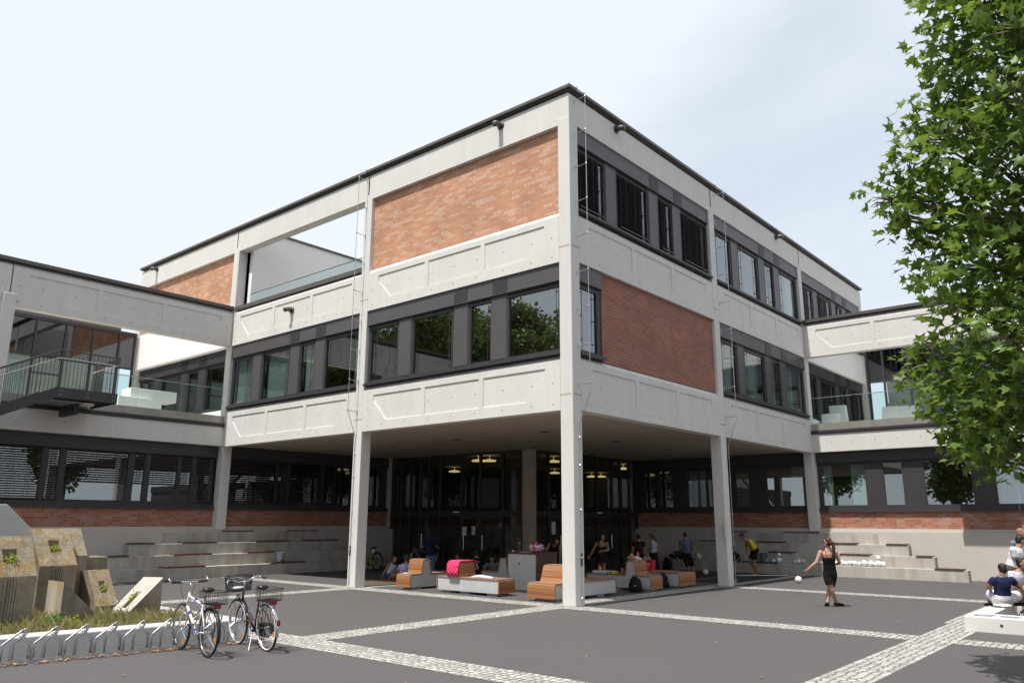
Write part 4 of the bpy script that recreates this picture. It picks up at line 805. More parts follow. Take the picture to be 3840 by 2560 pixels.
# backpacks
def backpack(label, x, y, z, w_, d_, h, c, mark, rz=0, group='rucksacks under the overhang', pos=(0,0)):
    t = thing('backpack', label, 'backpack', (x,y,z), group, rz)
    b = MB(); rings = []; n = 20
    for k, (s, f) in enumerate(((.0,.82),(.03,.97),(.18,1.03),(.4,1.0),(.62,.9),(.8,.72),(.92,.5),(1.0,.22))):
        rings.append([b.P((math.copysign(abs(math.cos(2*math.pi*j/n))**.6, math.cos(2*math.pi*j/n))*d_/2*f-.02*s, math.copysign(abs(math.sin(2*math.pi*j/n))**.6, math.sin(2*math.pi*j/n))*w_/2*f, s*h)) for j in range(n)])
    for i in range(len(rings)-1):
        for j in range(n): b.idx([rings[i][j], rings[i][(j+1) % n], rings[i+1][(j+1) % n], rings[i+1][j]])
    b.idx(rings[0][::-1]); b.idx(rings[-1]); b.build('pack_body', cloth(c), t, smooth=True, local=True)
    b = MB(); b.ell((-d_*.44,0,h*.30), d_*.20, w_*.36, h*.24, n=14, k=8); b.build('front_pocket', cloth(c), t, smooth=True, local=True)
    b = MB(); b.tube([(-.02,-.06,h*.96),(-.03,-.05,h*1.05),(-.03,.05,h*1.05),(-.02,.06,h*.96)], .012, 6); b.build('grab_handle', cloth(c), t, local=True)
    for s in (-1, 1):
        b = MB(); b.tube([(d_*.35,s*w_*.25,h*.85),(d_*.62,s*w_*.38,h*.55),(d_*.5,s*w_*.5,h*.1),(d_*.2,s*w_*.52,.02)], .018, 6); b.build('shoulder_strap', cloth(c), t, local=True)
    if mark:
        b = MB(); b.box(-d_*.66, -d_*.635, pos[0]-.025, pos[0]+.025, pos[1]-.012, pos[1]+.012); b.build('logo_tag', plain('tag', mark, .5), t, local=True)
    return t
backpack('black backpack with a small white mark on the ground before the bench', 4.55, 1.14, 0, .36, .24, .45, (.012,.011,.012), (.6,.6,.6), R(12), pos=(-.06,.2))
backpack('dark navy backpack with a neon yellow mark on the ground', 6.45, 1.28, 0, .30, .22, .44, (.012,.013,.035), (.55,.75,.05), R(10), pos=(0,.2))
backpack('small dark backpack standing on the bench beside the salmon bottle', 5.25, 1.80, .459, .20, .16, .30, (.03,.03,.045), None)
backpack('olive green hiking rucksack on the ground near the pink towel', 5.9, 9.0, 0, .40, .28, .58, (.10,.12,.05), (.16,.18,.07))
backpack('black rucksack on the seating step behind the shopping bag', 15.4, 6.2, .0, .35, .25, .5, (.012,.012,.014), None)
backpack('dark bag on the step beside the right column', 15.62, 3.1, .42, .32, .25, .36, (.015,.013,.016), None)
t = thing('shopping_bag', 'bright red paper shopping bag with white letters standing on the bench', 'bag', (7.1,2.15,.47))
b = MB(); b.hexa([(7.0,1.98,.472),(7.16,1.98,.472),(7.16,2.33,.472),(7.0,2.33,.472)], [(6.98,1.96,.80),(7.18,1.96,.80),(7.18,2.35,.80),(6.98,2.35,.80)]); b.build('paper_body', plain('red_paper', (.50,.012,.03), .6), t)
for y in (2.04, 2.2):
    b = MB(); b.tube([(7.0,y,.79),(6.99,y+.01,.88),(6.99,y+.09,.88),(7.0,y+.1,.79)], .01, 6); b.build('handle', M['paper'], t)
def text(s, size, mat, parent, loc, rot, ext=.001, name='lettering'):
    cu = bpy.data.curves.new(name, 'FONT'); cu.body = s; cu.size = size; cu.extrude = ext; cu.align_x = 'CENTER'; cu.align_y = 'CENTER'
    tmp = bpy.data.objects.new(name, cu); COL.objects.link(tmp); bpy.context.view_layer.update()
    me = bpy.data.meshes.new_from_object(tmp.evaluated_get(bpy.context.evaluated_depsgraph_get())); bpy.data.objects.remove(tmp)
    me.materials.clear(); me.materials.append(mat)
    o = bpy.data.objects.new(name, me); COL.objects.link(o); o.parent = parent
    off = Vector((0,0,0)); p = parent
    while p: off += p.location; p = p.parent
    o.location = Vector(loc)-off; o.rotation_euler = rot; return o
text('SRO', .11, M['paper'], t, (6.985,2.16,.65), (R(90),0,R(-90)))
text('KO', .07, plain('faded_print', (.55,.2,.2), .6), t, (6.988,2.12,.55), (R(90),0,R(-90)))
# mats and poles on the ground
def mat_(name, label, pts, c, z=.012, cat='mat'):
    b = MB(); lo = [(x,y,.004) for x, y in pts]; hi = [(x,y,z+.004) for x, y in pts]; n = len(pts)
    b.face(hi); b.face(lo[::-1])
    for i in range(n): b.face([lo[i], lo[(i+1) % n], hi[(i+1) % n], hi[i]])
    return tag(b.build(name, cloth(c), None), label, cat)
mat_('mat', 'brown mat on the ground under the two seated people at the left', [(1.9,10.2),(2.0,8.4),(3.6,8.2),(4.2,10.6)], (.16,.085,.04))
mat_('mat', 'orange brown mat under the three people behind the pink towel', [(5.4,9.6),(5.2,7.2),(7.4,7.0),(7.6,9.8)], (.20,.10,.045))
mat_('mat', 'wide dark green mat beside the right column, being swept', [(9.6,1.9),(9.4,.45),(14.4,.5),(14.6,1.95)], (.035,.045,.042))
mat_('mat', 'dark red mat under the barefoot person', [(10.9,4.1),(10.7,2.5),(13.6,2.6),(13.8,4.2)], (.06,.035,.04))
b = MB(); b.tube([(13.2,1.95,.03),(14.55,.55,.03)], .018, 8); tag(b.build('pole', plain('pale_pole', (.55,.62,.62), .4), None), 'pale metal pole lying along the edge of the dark green mat', 'pole')
b = MB(); b.tube([(9.1,.62,.05),(9.75,.42,.05)], .04, 12); tag(b.build('pole', M['steel'], None), 'short grey tube lying beside the foot of the right column', 'tube')

# ================================================================ steel stairs to the terraces
def stairs(T, label):
    base = T(-6, -1, 0); t = thing('steel_staircase', label, 'staircase', tuple(base), 'black steel stairs up to the terraces')
    u0, u1, d0, d1 = -6.9, -5.05, -2.1, -.06
    b = MB(T)
    b.box(u0, u1, d0, d0+.02, 5.70, 6.03); b.box(u1-.02, u1, d0+.02, d1, 5.70, 6.03); b.box(u0, u0+.02, d0+1.5, d1, 5.70, 6.03)
    b.box(u0+.02, u1-.02, d0+.02, d1, 5.93, 5.97); b.box(u0+.1, u1-.1, d0+.9, d0+.98, 5.76, 5.93)
    for u in (u0+.12, (u0+u1)/2, u1-.12):
        for z in (5.80, 5.93):
            for k in (-.03, .03): b.box(u+k-.012, u+k+.012, d0-.008, d0, z-.012, z+.012, 1)
    b.build('landing', [M['dark'], M['steel']], t)
    sl = .505; n = 30
    for d in (d0, d0+1.48):
        b = MB(T); b.prism([(u0,5.70),(u0,6.03),(u0-11.2,6.03-11.2*sl),(u0-11.2,5.70-11.2*sl)], 'y', d, d+.02); b.build('stringer', M['dark'], t)
    for k in range(1, 33):
        u = u0-.335*k; z = 6.0-.335*sl*k
        if z < .1: break
        b = MB(T); b.box(u, u+.30, d0+.02, d0+1.48, z-.04, z); b.build('tread', M['steel'], t)
    def rail(pts, h, name, r=.02, mt='dark'):
        b = MB(T); b.tube([(p[0],p[1],p[2]+h) for p in pts], r, 8); b.build(name, M[mt], t)
    fr = [(u0-9, d0+.04, 6.03-9*sl), (u0, d0+.04, 6.03), (u1-.03, d0+.04, 6.03), (u1-.03, d1, 6.03)]
    rail(fr, 1.18, 'top_rail'); rail([(p[0], p[1]+(.07 if p[1] < -1 else 0), p[2]) for p in fr[:3]], .93, 'handrail', .02, 'chrome'); rail([(u1-.09, d0+.1, 6.03), (u1-.09, d1, 6.03)], .93, 'handrail', .02, 'chrome')
    b = MB(T); u = u1-.03
    while u > u0: b.box(u-.006, u+.006, d0+.034, d0+.046, 6.0, 7.21); u -= .115
    while u > u0-9: z = 6.03-(u0-u)*sl; b.box(u-.006, u+.006, d0+.034, d0+.046, z-.05, z+1.18); u -= .115
    d = d0+.1
    while d < d1: b.box(u1-.036, u1-.024, d-.006, d+.006, 6.0, 7.21); d += .06
    b.build('baluster_rail', M['dark'], t)
    bk = [(u0-9, d0+1.46, 6.03-9*sl), (u0, d0+1.46, 6.03), (u0, d1, 6.03)]; rail(bk, 1.18, 'top_rail')
    b = MB(T); u = u0
    while u > u0-9: z = 6.03-(u0-u)*sl; b.box(u-.006, u+.006, d0+1.454, d0+1.466, z-.05, z+1.18); u -= .115
    b.build('baluster_rail', M['dark'], t)
    b = MB(T); b.box(-6.0, -5.85, d0+.9, d1+.1, 5.35, 5.70); b.build('bracket', M['dark'], t)
    b = MB(T); b.box(-5.85, -5.55, d0+.5, d0+.8, 5.62, 5.70); b.build('underside_lamp', M['white'], t)
stairs(TLW, 'black steel outside stairs climbing to the left terrace, railing in full view')
stairs(TRW, 'black steel stair landing at the right terrace, mostly hidden by the tree')

# ================================================================ terrace furniture
def terr(label, polys, T, base):
    t = thing('terrace_seat', label, 'terrace seat', tuple(T(*base)), 'white seats on the terraces')
    for n_, poly, d0, d1 in polys:
        b = MB(T); b.prism(poly, 'y', d0, d1); b.build(n_, M['white'], t, bevel=.01)
terr('white T shaped table block with low seat behind the left glass balustrade', [('table_top', [(-3.0,6.93),(-1.18,6.93),(-1.18,6.52),(-1.75,6.50),(-1.75,5.95),(-2.2,5.95),(-2.2,6.5),(-3.0,6.55)], 1.7, 2.5), ('seat_block', [(-3.5,5.95),(-2.22,5.95),(-2.22,6.54),(-3.5,6.54)], 1.5, 2.2)], TLW, (-2.4,1.9,5.95))
terr('white chair shaped block nearest the building behind the right balustrade', [('seat_back', [(-.2,5.95),(-.95,5.95),(-.88,6.92),(-.22,6.93)], 1.8, 2.05), ('seat_block', [(-.03,5.95),(-.72,5.95),(-.70,6.53),(-.03,6.53)], 1.3, 1.78)], TRW, (-.4,1.7,5.95))
terr('white low wedge bench behind the right balustrade near the stairs', [('bench_block', [(-2.4,5.95),(-3.9,5.95),(-3.77,6.60),(-2.7,6.64),(-2.48,6.64)], 1.4, 2.1), ('seat_block', [(-1.6,5.95),(-2.38,5.95),(-2.38,6.15),(-1.6,6.15)], 1.4, 2.1)], TRW, (-3.1,1.7,5.95))
# ================================================================ planter with weathered concrete blocks
def pl_y(x): return 1.40-(x+8.0)*.145      # the planter front runs slightly askew
t = thing('planter_wall', 'long low pale concrete planter wall behind the bicycle stands', 'planter', (-10.5,1.9,0))
b = MB()
xs = [-20.0, -7.95]
b.hexa([(xs[0],pl_y(xs[0]),-.02),(xs[1],pl_y(xs[1]),-.02),(xs[1],pl_y(xs[1])+.48,-.02),(xs[0],pl_y(xs[0])+.48,-.02)], [(xs[0],pl_y(xs[0]),.31),(xs[1],pl_y(xs[1]),.31),(xs[1],pl_y(xs[1])+.48,.31),(xs[0],pl_y(xs[0])+.48,.31)])
b.build('front_wall', M['bench_conc'], t, bevel=.015)
b = MB(); b.hexa([(-8.43,pl_y(-8.43)+.482,-.02),(-7.95,pl_y(-7.95)+.482,-.02),(-7.95,6.8,-.02),(-8.43,6.8,-.02)], [(-8.43,pl_y(-8.43)+.482,.31),(-7.95,pl_y(-7.95)+.482,.31),(-7.95,6.8,.31),(-8.43,6.8,.31)]); b.build('side_wall', M['bench_conc'], t, bevel=.015)
sb = MB(); n = 40; ids = []
for i in range(n+1):
    row = []
    for j in range(16):
        x = -20+11.56*i/n; y0 = pl_y(x)+.485; y = y0+(10-y0)*j/15
        row.append(sb.P((x, y, .22+.05*math.sin(i*1.3+j)+.03*math.sin(i*.5+j*2.1)+(.03 if 0 < j else 0))))
    ids.append(row)
for i in range(n):
    for j in range(15): sb.idx([ids[i][j], ids[i+1][j], ids[i+1][j+1], ids[i][j+1]])
struct(sb.build('planter_soil', M['soil'], None, smooth=True))
gsc = 'weathered concrete sculpture blocks'
def slant(label, x0, x1, y0, d, zb, zf, zk, hole=True, gr=True, back=.3):
    """upright block, its top face rising from the front edge to the back; a square planted hole and drip grooves"""
    t = thing('concrete_block', label, 'sculpture block', ((x0+x1)/2, y0+d/2, zb), gsc)
    b = MB(); W = x1-x0; T_ = lambda u, v: (x0+W*u, y0+d*v, zf+(zk-zf)*v)      # point on the sloping face
    def side(u): return [(x0+W*u,y0,zb),(x0+W*u,y0,zf),(x0+W*u,y0+d,zk),(x0+W*u,y0+d+back,zk-.03),(x0+W*u,y0+d+back,zb)]
    b.face(side(0), 1); b.face(side(1), 1); b.face([(x0,y0,zb),(x1,y0,zb),(x1,y0,zf),(x0,y0,zf)], 1)
    b.face([(x0,y0+d,zk),(x1,y0+d,zk),(x1,y0+d+back,zk-.03),(x0,y0+d+back,zk-.03)]); b.face([(x0,y0+d+back,zb),(x1,y0+d+back,zb),(x1,y0+d+back,zk-.03),(x0,y0+d+back,zk-.03)], 1)
    hu0, hu1, hv0, hv1 = (.37,.66,.34,.68)
    if hole:
        o = [T_(0,0),T_(1,0),T_(1,1),T_(0,1)]; h = [T_(hu0,hv0),T_(hu1,hv0),T_(hu1,hv1),T_(hu0,hv1)]
        for k in range(4):
            # grid the face so weathering relief has geometry to act on
            b.face([o[k], o[(k+1) % 4], h[(k+1) % 4], h[k]])
        dp = .28; hb = [(p[0], p[1]+.02, p[2]-dp) for p in h]
        for k in range(4): b.face([h[k], h[(k+1) % 4], hb[(k+1) % 4], hb[k]], 1)
        b.face(hb, 2)
    else: b.face([T_(0,0),T_(1,0),T_(1,1),T_(0,1)])
    b.build('block_body', [M['moss'], M['mossd'], M['soil']], t)
    if gr:
        for k in range(5):
            u = hu0+.03+(hu1-hu0-.06)*k/4; b = MB(); p, q = T_(u,.005), T_(u,hv0-.005); e = W*.017
            b.hexa([(p[0]-e,p[1]+.01,p[2]-.004),(p[0]+e,p[1]+.01,p[2]-.004),(q[0]+e,q[1],q[2]-.004),(q[0]-e,q[1],q[2]-.004)], [(p[0]-e*.5,p[1]+.01,p[2]+.02),(p[0]+e*.5,p[1]+.01,p[2]+.02),(q[0]+e*.5,q[1],q[2]+.02),(q[0]-e*.5,q[1],q[2]+.02)]); b.build('drip_rib', M['moss'], t)
            b = MB(); b.box(p[0]-e, p[0]+e, y0-.018, y0-.002, zb+.02, zf-.01); b.build('drip_rib', M['mossd'], t)
    if hole: leaves_at(T_((hu0+hu1)/2,(hv0+hv1)/2), W*.15, W*.17, .20, 150, M['leafy'], 'hole_plant', t, .035, 3)
    return t
def leaves_at(c, rx, ry, rz, n, m, name, parent, s, seed, down=.12, label=None):
    rnd = random.Random(seed+int(c[0]*100)); b = MB()
    for i in range(n):
        a = rnd.random()*6.283; r = rnd.random()**.5; h = rnd.random()
        p = Vector((c[0]+rx*r*math.cos(a), c[1]+ry*r*math.sin(a), c[2]-down+rz*h*(1-.5*r)))
        d = Vector((rnd.uniform(-1,1), rnd.uniform(-1,1), rnd.uniform(-.2,1))).normalized(); e = d.orthogonal().normalized(); q = s*rnd.uniform(.6,1.4)
        b.face([p, p+d*q*.5+e*q*.3, p+d*q, p+d*q*.5-e*q*.3])
    return b.build(name, m, parent, recalc=False)
slant('mossy slanted block with a square planted hole, nearest of all at the far left', -11.62, -10.88, 3.1, .47, .1, 1.11, 1.74)
slant('tall ochre stained slanted block with a square planted hole, beside the nearest one', -10.18, -9.51, 5.0, .68, .1, 1.16, 1.84)
slant('narrow lichen spotted slanted block attached right of the tall ochre one', -9.46, -9.1, 5.6, .5, .1, 1.31, 1.84, hole=False, gr=False)
slant('small pale slanted block with a square planted hole, in the middle of the grass', -9.195, -8.79, 4.7, .58, .1, .39, 1.04)
t = thing('concrete_block', 'plain dark grey upright block behind the small slanted one', 'sculpture block', (-8.95,5.8,.1), gsc)
b = MB(); b.box(-9.27, -8.62, 5.75, 6.3, .1, 1.27); b.build('block_body', M['mossd'], t, bevel=.015)
t = thing('concrete_block', 'triangular wedge block with a sunlit yellow stained end, low in the grass', 'sculpture block', (-10,3.8,.1), gsc)
b = MB(); b.face([(-10.27,3.55,.1),(-9.45,3.55,.1),(-9.45,3.55,.16),(-10.27,3.55,.955)]); b.face([(-10.27,4.25,.1),(-9.45,4.25,.1),(-9.45,4.25,.16),(-10.27,4.25,.955)])
b.face([(-10.27,3.55,.955),(-9.45,3.55,.16),(-9.45,4.25,.16),(-10.27,4.25,.955)]); b.face([(-10.27,3.55,.1),(-10.27,4.25,.1),(-10.27,4.25,.955),(-10.27,3.55,.955)], 1)
b.build('block_body', [M['mossd'], noisy('yellow_stained_concrete', (.46,.42,.33), .9, .15, 2, 30, .4, c2=(.42,.29,.10), streak=.3)], t)
t = thing('concrete_block', 'pale ramp shaped block with a long planted slot, rightmost in the grass', 'sculpture block', (-8.8,4.0,.1), gsc)
b = MB(); f0, f1 = [(-9.2,3.62,.2),(-8.46,3.62,.94)], [(-9.2,4.3,.2),(-8.52,4.3,.92)]
R_ = lambda u, v: tuple(Vector(f0[0]).lerp(Vector(f0[1]),u).lerp(Vector(f1[0]).lerp(Vector(f1[1]),u), v))
o = [R_(0,0),R_(1,0),R_(1,1),R_(0,1)]; h = [R_(.28,.38),R_(.66,.38),R_(.66,.62),R_(.28,.62)]
for k in range(4): b.face([o[k], o[(k+1) % 4], h[(k+1) % 4], h[k]])
hb = [(p[0], p[1], p[2]-.12) for p in h]
for k in range(4): b.face([h[k], h[(k+1) % 4], hb[(k+1) % 4], hb[k]])
b.face(hb, 2)
b.face([(-9.2,3.62,.1),(-8.46,3.62,.1),(-8.46,3.62,.94),(-9.2,3.62,.2)], 1); b.face([(-9.2,4.3,.1),(-8.52,4.3,.1),(-8.52,4.3,.92),(-9.2,4.3,.2)], 1); b.face([(-8.46,3.62,.1),(-8.52,4.3,.1),(-8.52,4.3,.92),(-8.46,3.62,.94)], 1); b.face([(-9.2,3.62,.1),(-9.2,4.3,.1),(-9.2,4.3,.2),(-9.2,3.62,.2)], 1)
b.build('block_body', [noisy('pale_weathered_concrete', (.48,.455,.40), .9, .16, 5, 40, .6, c2=(.36,.33,.27)), M['mossd'], M['soil']], t)
leaves_at(R_(.52,.5), .10, .06, .22, 90, M['leafy'], 'slot_plant', t, .05, 5, .1)
t = thing('concrete_block', 'tall grey wedge block behind the others at the left edge', 'sculpture block', (-9.4,9.3,.1), gsc)
b = MB(); b.prism([(-9.76,.1),(-8.2,.1),(-8.2,1.0),(-9.6,2.35),(-9.76,2.35)], 'y', 9.0, 9.6); b.build('block_body', M['bench_conc'], t, bevel=.01)
# grass and weeds between the blocks
rnd = random.Random(11); gb = MB(); wb = MB()
for i in range(15000):
    x = -12.9+4.45*rnd.random(); y0 = pl_y(x)+.5; y = y0+(5.6-y0)*rnd.random()**1.6
    if -11.62 < x < -10.88 and 3.1 < y < 3.85: continue
    hgt = rnd.uniform(.07,.24)*(1.2 if rnd.random() < .15 else .8)*(.7+.6*(.5+.5*math.sin(x*3.1+y*1.7))); a = rnd.random()*6.283; w_ = .006; l = rnd.uniform(.2,.8)*hgt
    p = Vector((x,y,.20)); q = p+Vector((math.cos(a)*l*.4, math.sin(a)*l*.4, hgt*.6)); e = p+Vector((math.cos(a)*l, math.sin(a)*l, hgt)); s_ = Vector((-math.sin(a),math.cos(a),0))*w_
    gb.face([p-s_, p+s_, q+s_*.8, e, q-s_*.8])
tag(gb.build('grass', M['grass'], None, recalc=False), 'dry yellowish grass growing in the planter round the concrete blocks', 'grass', kind='stuff')
def bush(label, c, rx, ry, rz, n, m, s, seed):
    t = thing('shrub', label, 'plant', c, 'weeds in the planter')
    leaves_at((c[0],c[1],c[2]+.1), rx, ry, rz, n, m, 'foliage', t, s, seed, .1)
    b = MB()
    for k in range(4): a = k*1.57; b.tube([c, (c[0]+rx*.4*math.cos(a), c[1]+ry*.4*math.sin(a), c[2]+rz*.7)], [.008,.003], 5)
    b.build('stem', M['bark'], t)
bush('dark green weed beside the two large slanted blocks', (-10.66,2.75,.2), .2, .2, .42, 420, M['leaf'], .05, 1)
bush('bright yellow green weed before the wedge block', (-10.42,2.7,.2), .17, .15, .34, 160, M['leafy'], .055, 2)
bush('low yellow flowering weed at the left end of the planter', (-11.25,2.55,.2), .42, .14, .14, 420, M['leafy'], .04, 3)
bush('small green weed between wedge and small slanted block', (-9.42,3.55,.2), .16, .14, .3, 140, M['leafb'], .05, 4)
bush('green grass tuft right of the weed at the wedge block', (-9.95,2.6,.2), .13, .1, .2, 120, M['leaf'], .05, 6)

# ================================================================ bicycle stands
t = thing('bicycle_rack', 'galvanised bicycle rack with a row of bent hoops along the planter', 'bicycle rack', (-10,1.1,0))
def rk(x): return 1.42-(x+11.5)*.175
b = MB(); b.hexa([(-14,rk(-14)-.02,.0),(-8.2,rk(-8.2)-.02,.0),(-8.2,rk(-8.2)+.02,.0),(-14,rk(-14)+.02,.0)], [(-14,rk(-14)-.02,.06),(-8.2,rk(-8.2)-.02,.06),(-8.2,rk(-8.2)+.02,.06),(-14,rk(-14)+.02,.06)]); b.build('floor_rail', M['steel'], t)
b = MB(); b.hexa([(-14,rk(-14)+.25,.0),(-8.2,rk(-8.2)+.25,.0),(-8.2,rk(-8.2)+.29,.0),(-14,rk(-14)+.29,.0)], [(-14,rk(-14)+.25,.04),(-8.2,rk(-8.2)+.25,.04),(-8.2,rk(-8.2)+.29,.04),(-14,rk(-14)+.29,.04)]); b.build('floor_rail', M['steel'], t)
x = -12.05
while x < -8.3:
    y = rk(x)
    for dx, dy in ((0, 0), (.075, .12)):       # two looped bars and a straight one make a stand for one wheel
        X = x+dx; Y = y+dy
        b = MB(); b.tube([(X-.18,Y,.05),(X-.18,Y,.25),(X-.15,Y,.285),(X+.05,Y,.43),(X+.085,Y,.46),(X+.115,Y,.465),(X+.125,Y,.44),(X+.115,Y,.39),(X+.09,Y,.355),(X+.0,Y,.30),(X-.03,Y,.26),(X-.035,Y,.05)], .0105, 7); b.build('hoop', M['steel'], t, smooth=True)
        b = MB(); b.tube([(X+.06,Y+.02,.385),(X+.19,Y+.02,.27),(X+.205,Y+.02,.23),(X+.205,Y+.02,.05)], .0105, 7); b.build('brace', M['steel'], t, smooth=True)
    x += .40

# ================================================================ bicycles
def wheel(t, c, r, tyre, rimm, name='wheel', white=False, spokes=28, tw=.02):
    C_ = Vector(c); b = MB(); n = 40
    b.tube([(C_.x+(r-tw)*math.cos(2*math.pi*k/n), C_.y, C_.z+(r-tw)*math.sin(2*math.pi*k/n)) for k in range(n)], tw, 8, closed=True)
    w_ = b.build(name, tyre, t, smooth=True, local=True)
    b = MB(); b.tube([(C_.x+(r-tw*2.1)*math.cos(2*math.pi*k/n), C_.y, C_.z+(r-tw*2.1)*math.sin(2*math.pi*k/n)) for k in range(n)], .012, 6, closed=True)
    if white: b.tube([(C_.x+(r-tw*1.5)*math.cos(2*math.pi*k/n), C_.y+.014*s, C_.z+(r-tw*1.5)*math.sin(2*math.pi*k/n)) for s in (1,) for k in range(n)], .011, 6, 1, closed=True); b.tube([(C_.x+(r-tw*1.5)*math.cos(2*math.pi*k/n), C_.y-.014, C_.z+(r-tw*1.5)*math.sin(2*math.pi*k/n)) for k in range(n)], .011, 6, 1, closed=True)
    b.build('rim', [rimm, plain('whitewall', (.66,.64,.58), .6)], w_, smooth=True, local=True)
    b = MB()
    for k in range(spokes):
        a = 2*math.pi*k/spokes; a2 = a+(.5 if k % 2 else -.5); s = .025 if k % 4 < 2 else -.025
        b.tube([(C_.x+.02*math.cos(a2), C_.y+s, C_.z+.02*math.sin(a2)), (C_.x+(r-tw*2.3)*math.cos(a), C_.y, C_.z+(r-tw*2.3)*math.sin(a))], .0014, 3, cap=False)
    b.build('spokes', M['chrome'], w_, local=True)
    b = MB(); b.lathe((C_.x, C_.y-.05, C_.z), [(.008,0),(.008,.02),(.025,.022),(.018,.05),(.025,.078),(.008,.08),(.008,.1)], 10, axis=(0,1,0)); b.build('hub', M['chrome'], w_, local=True)
    return w_
ORG = plain('amber_reflector', (.80,.25,.01), .3); RED = plain('red_reflector', (.25,.005,.01), .3)
def basket(t, name, x0, x1, w0, z0, z1, m, mesh=False, tilt=.0):
    b = MB(); nx, ny, nz = 9, 8, 3; wt = w0*1.12
    def pt_(u, v, h): ww = w0+(wt-w0)*h; xl = x0-.02*h; xr = x1+.02*h; return (xl+(xr-xl)*u, -ww/2+ww*v, z0+(z1-z0)*h+tilt*(u-.5))
    r_ = .0028
    ring = lambda h: [pt_(0,0,h), pt_(1,0,h), pt_(1,1,h), pt_(0,1,h)]
    for h in ([0,.5,1] if not mesh else [k/9 for k in range(10)]): b.tube(ring(h), r_*(2 if h in (0,1) else 1), 4, closed=True)
    k_ = 2 if mesh else 1
    for i in range(nx*k_+1):
        for v in (0,1): b.tube([pt_(i/nx/k_,v,0), pt_(i/nx/k_,v,1)], r_, 3, cap=False)
        b.tube([pt_(i/nx/k_,0,0), pt_(i/nx/k_,1,0)], r_, 3, cap=False)
    for j in range(ny*k_+1):
        for u in (0,1): b.tube([pt_(u,j/ny/k_,0), pt_(u,j/ny/k_,1)], r_, 3, cap=False)
        b.tube([pt_(0,j/ny/k_,0), pt_(1,j/ny/k_,0)], r_, 3, cap=False)
    return b.build(name, m, t, local=True)
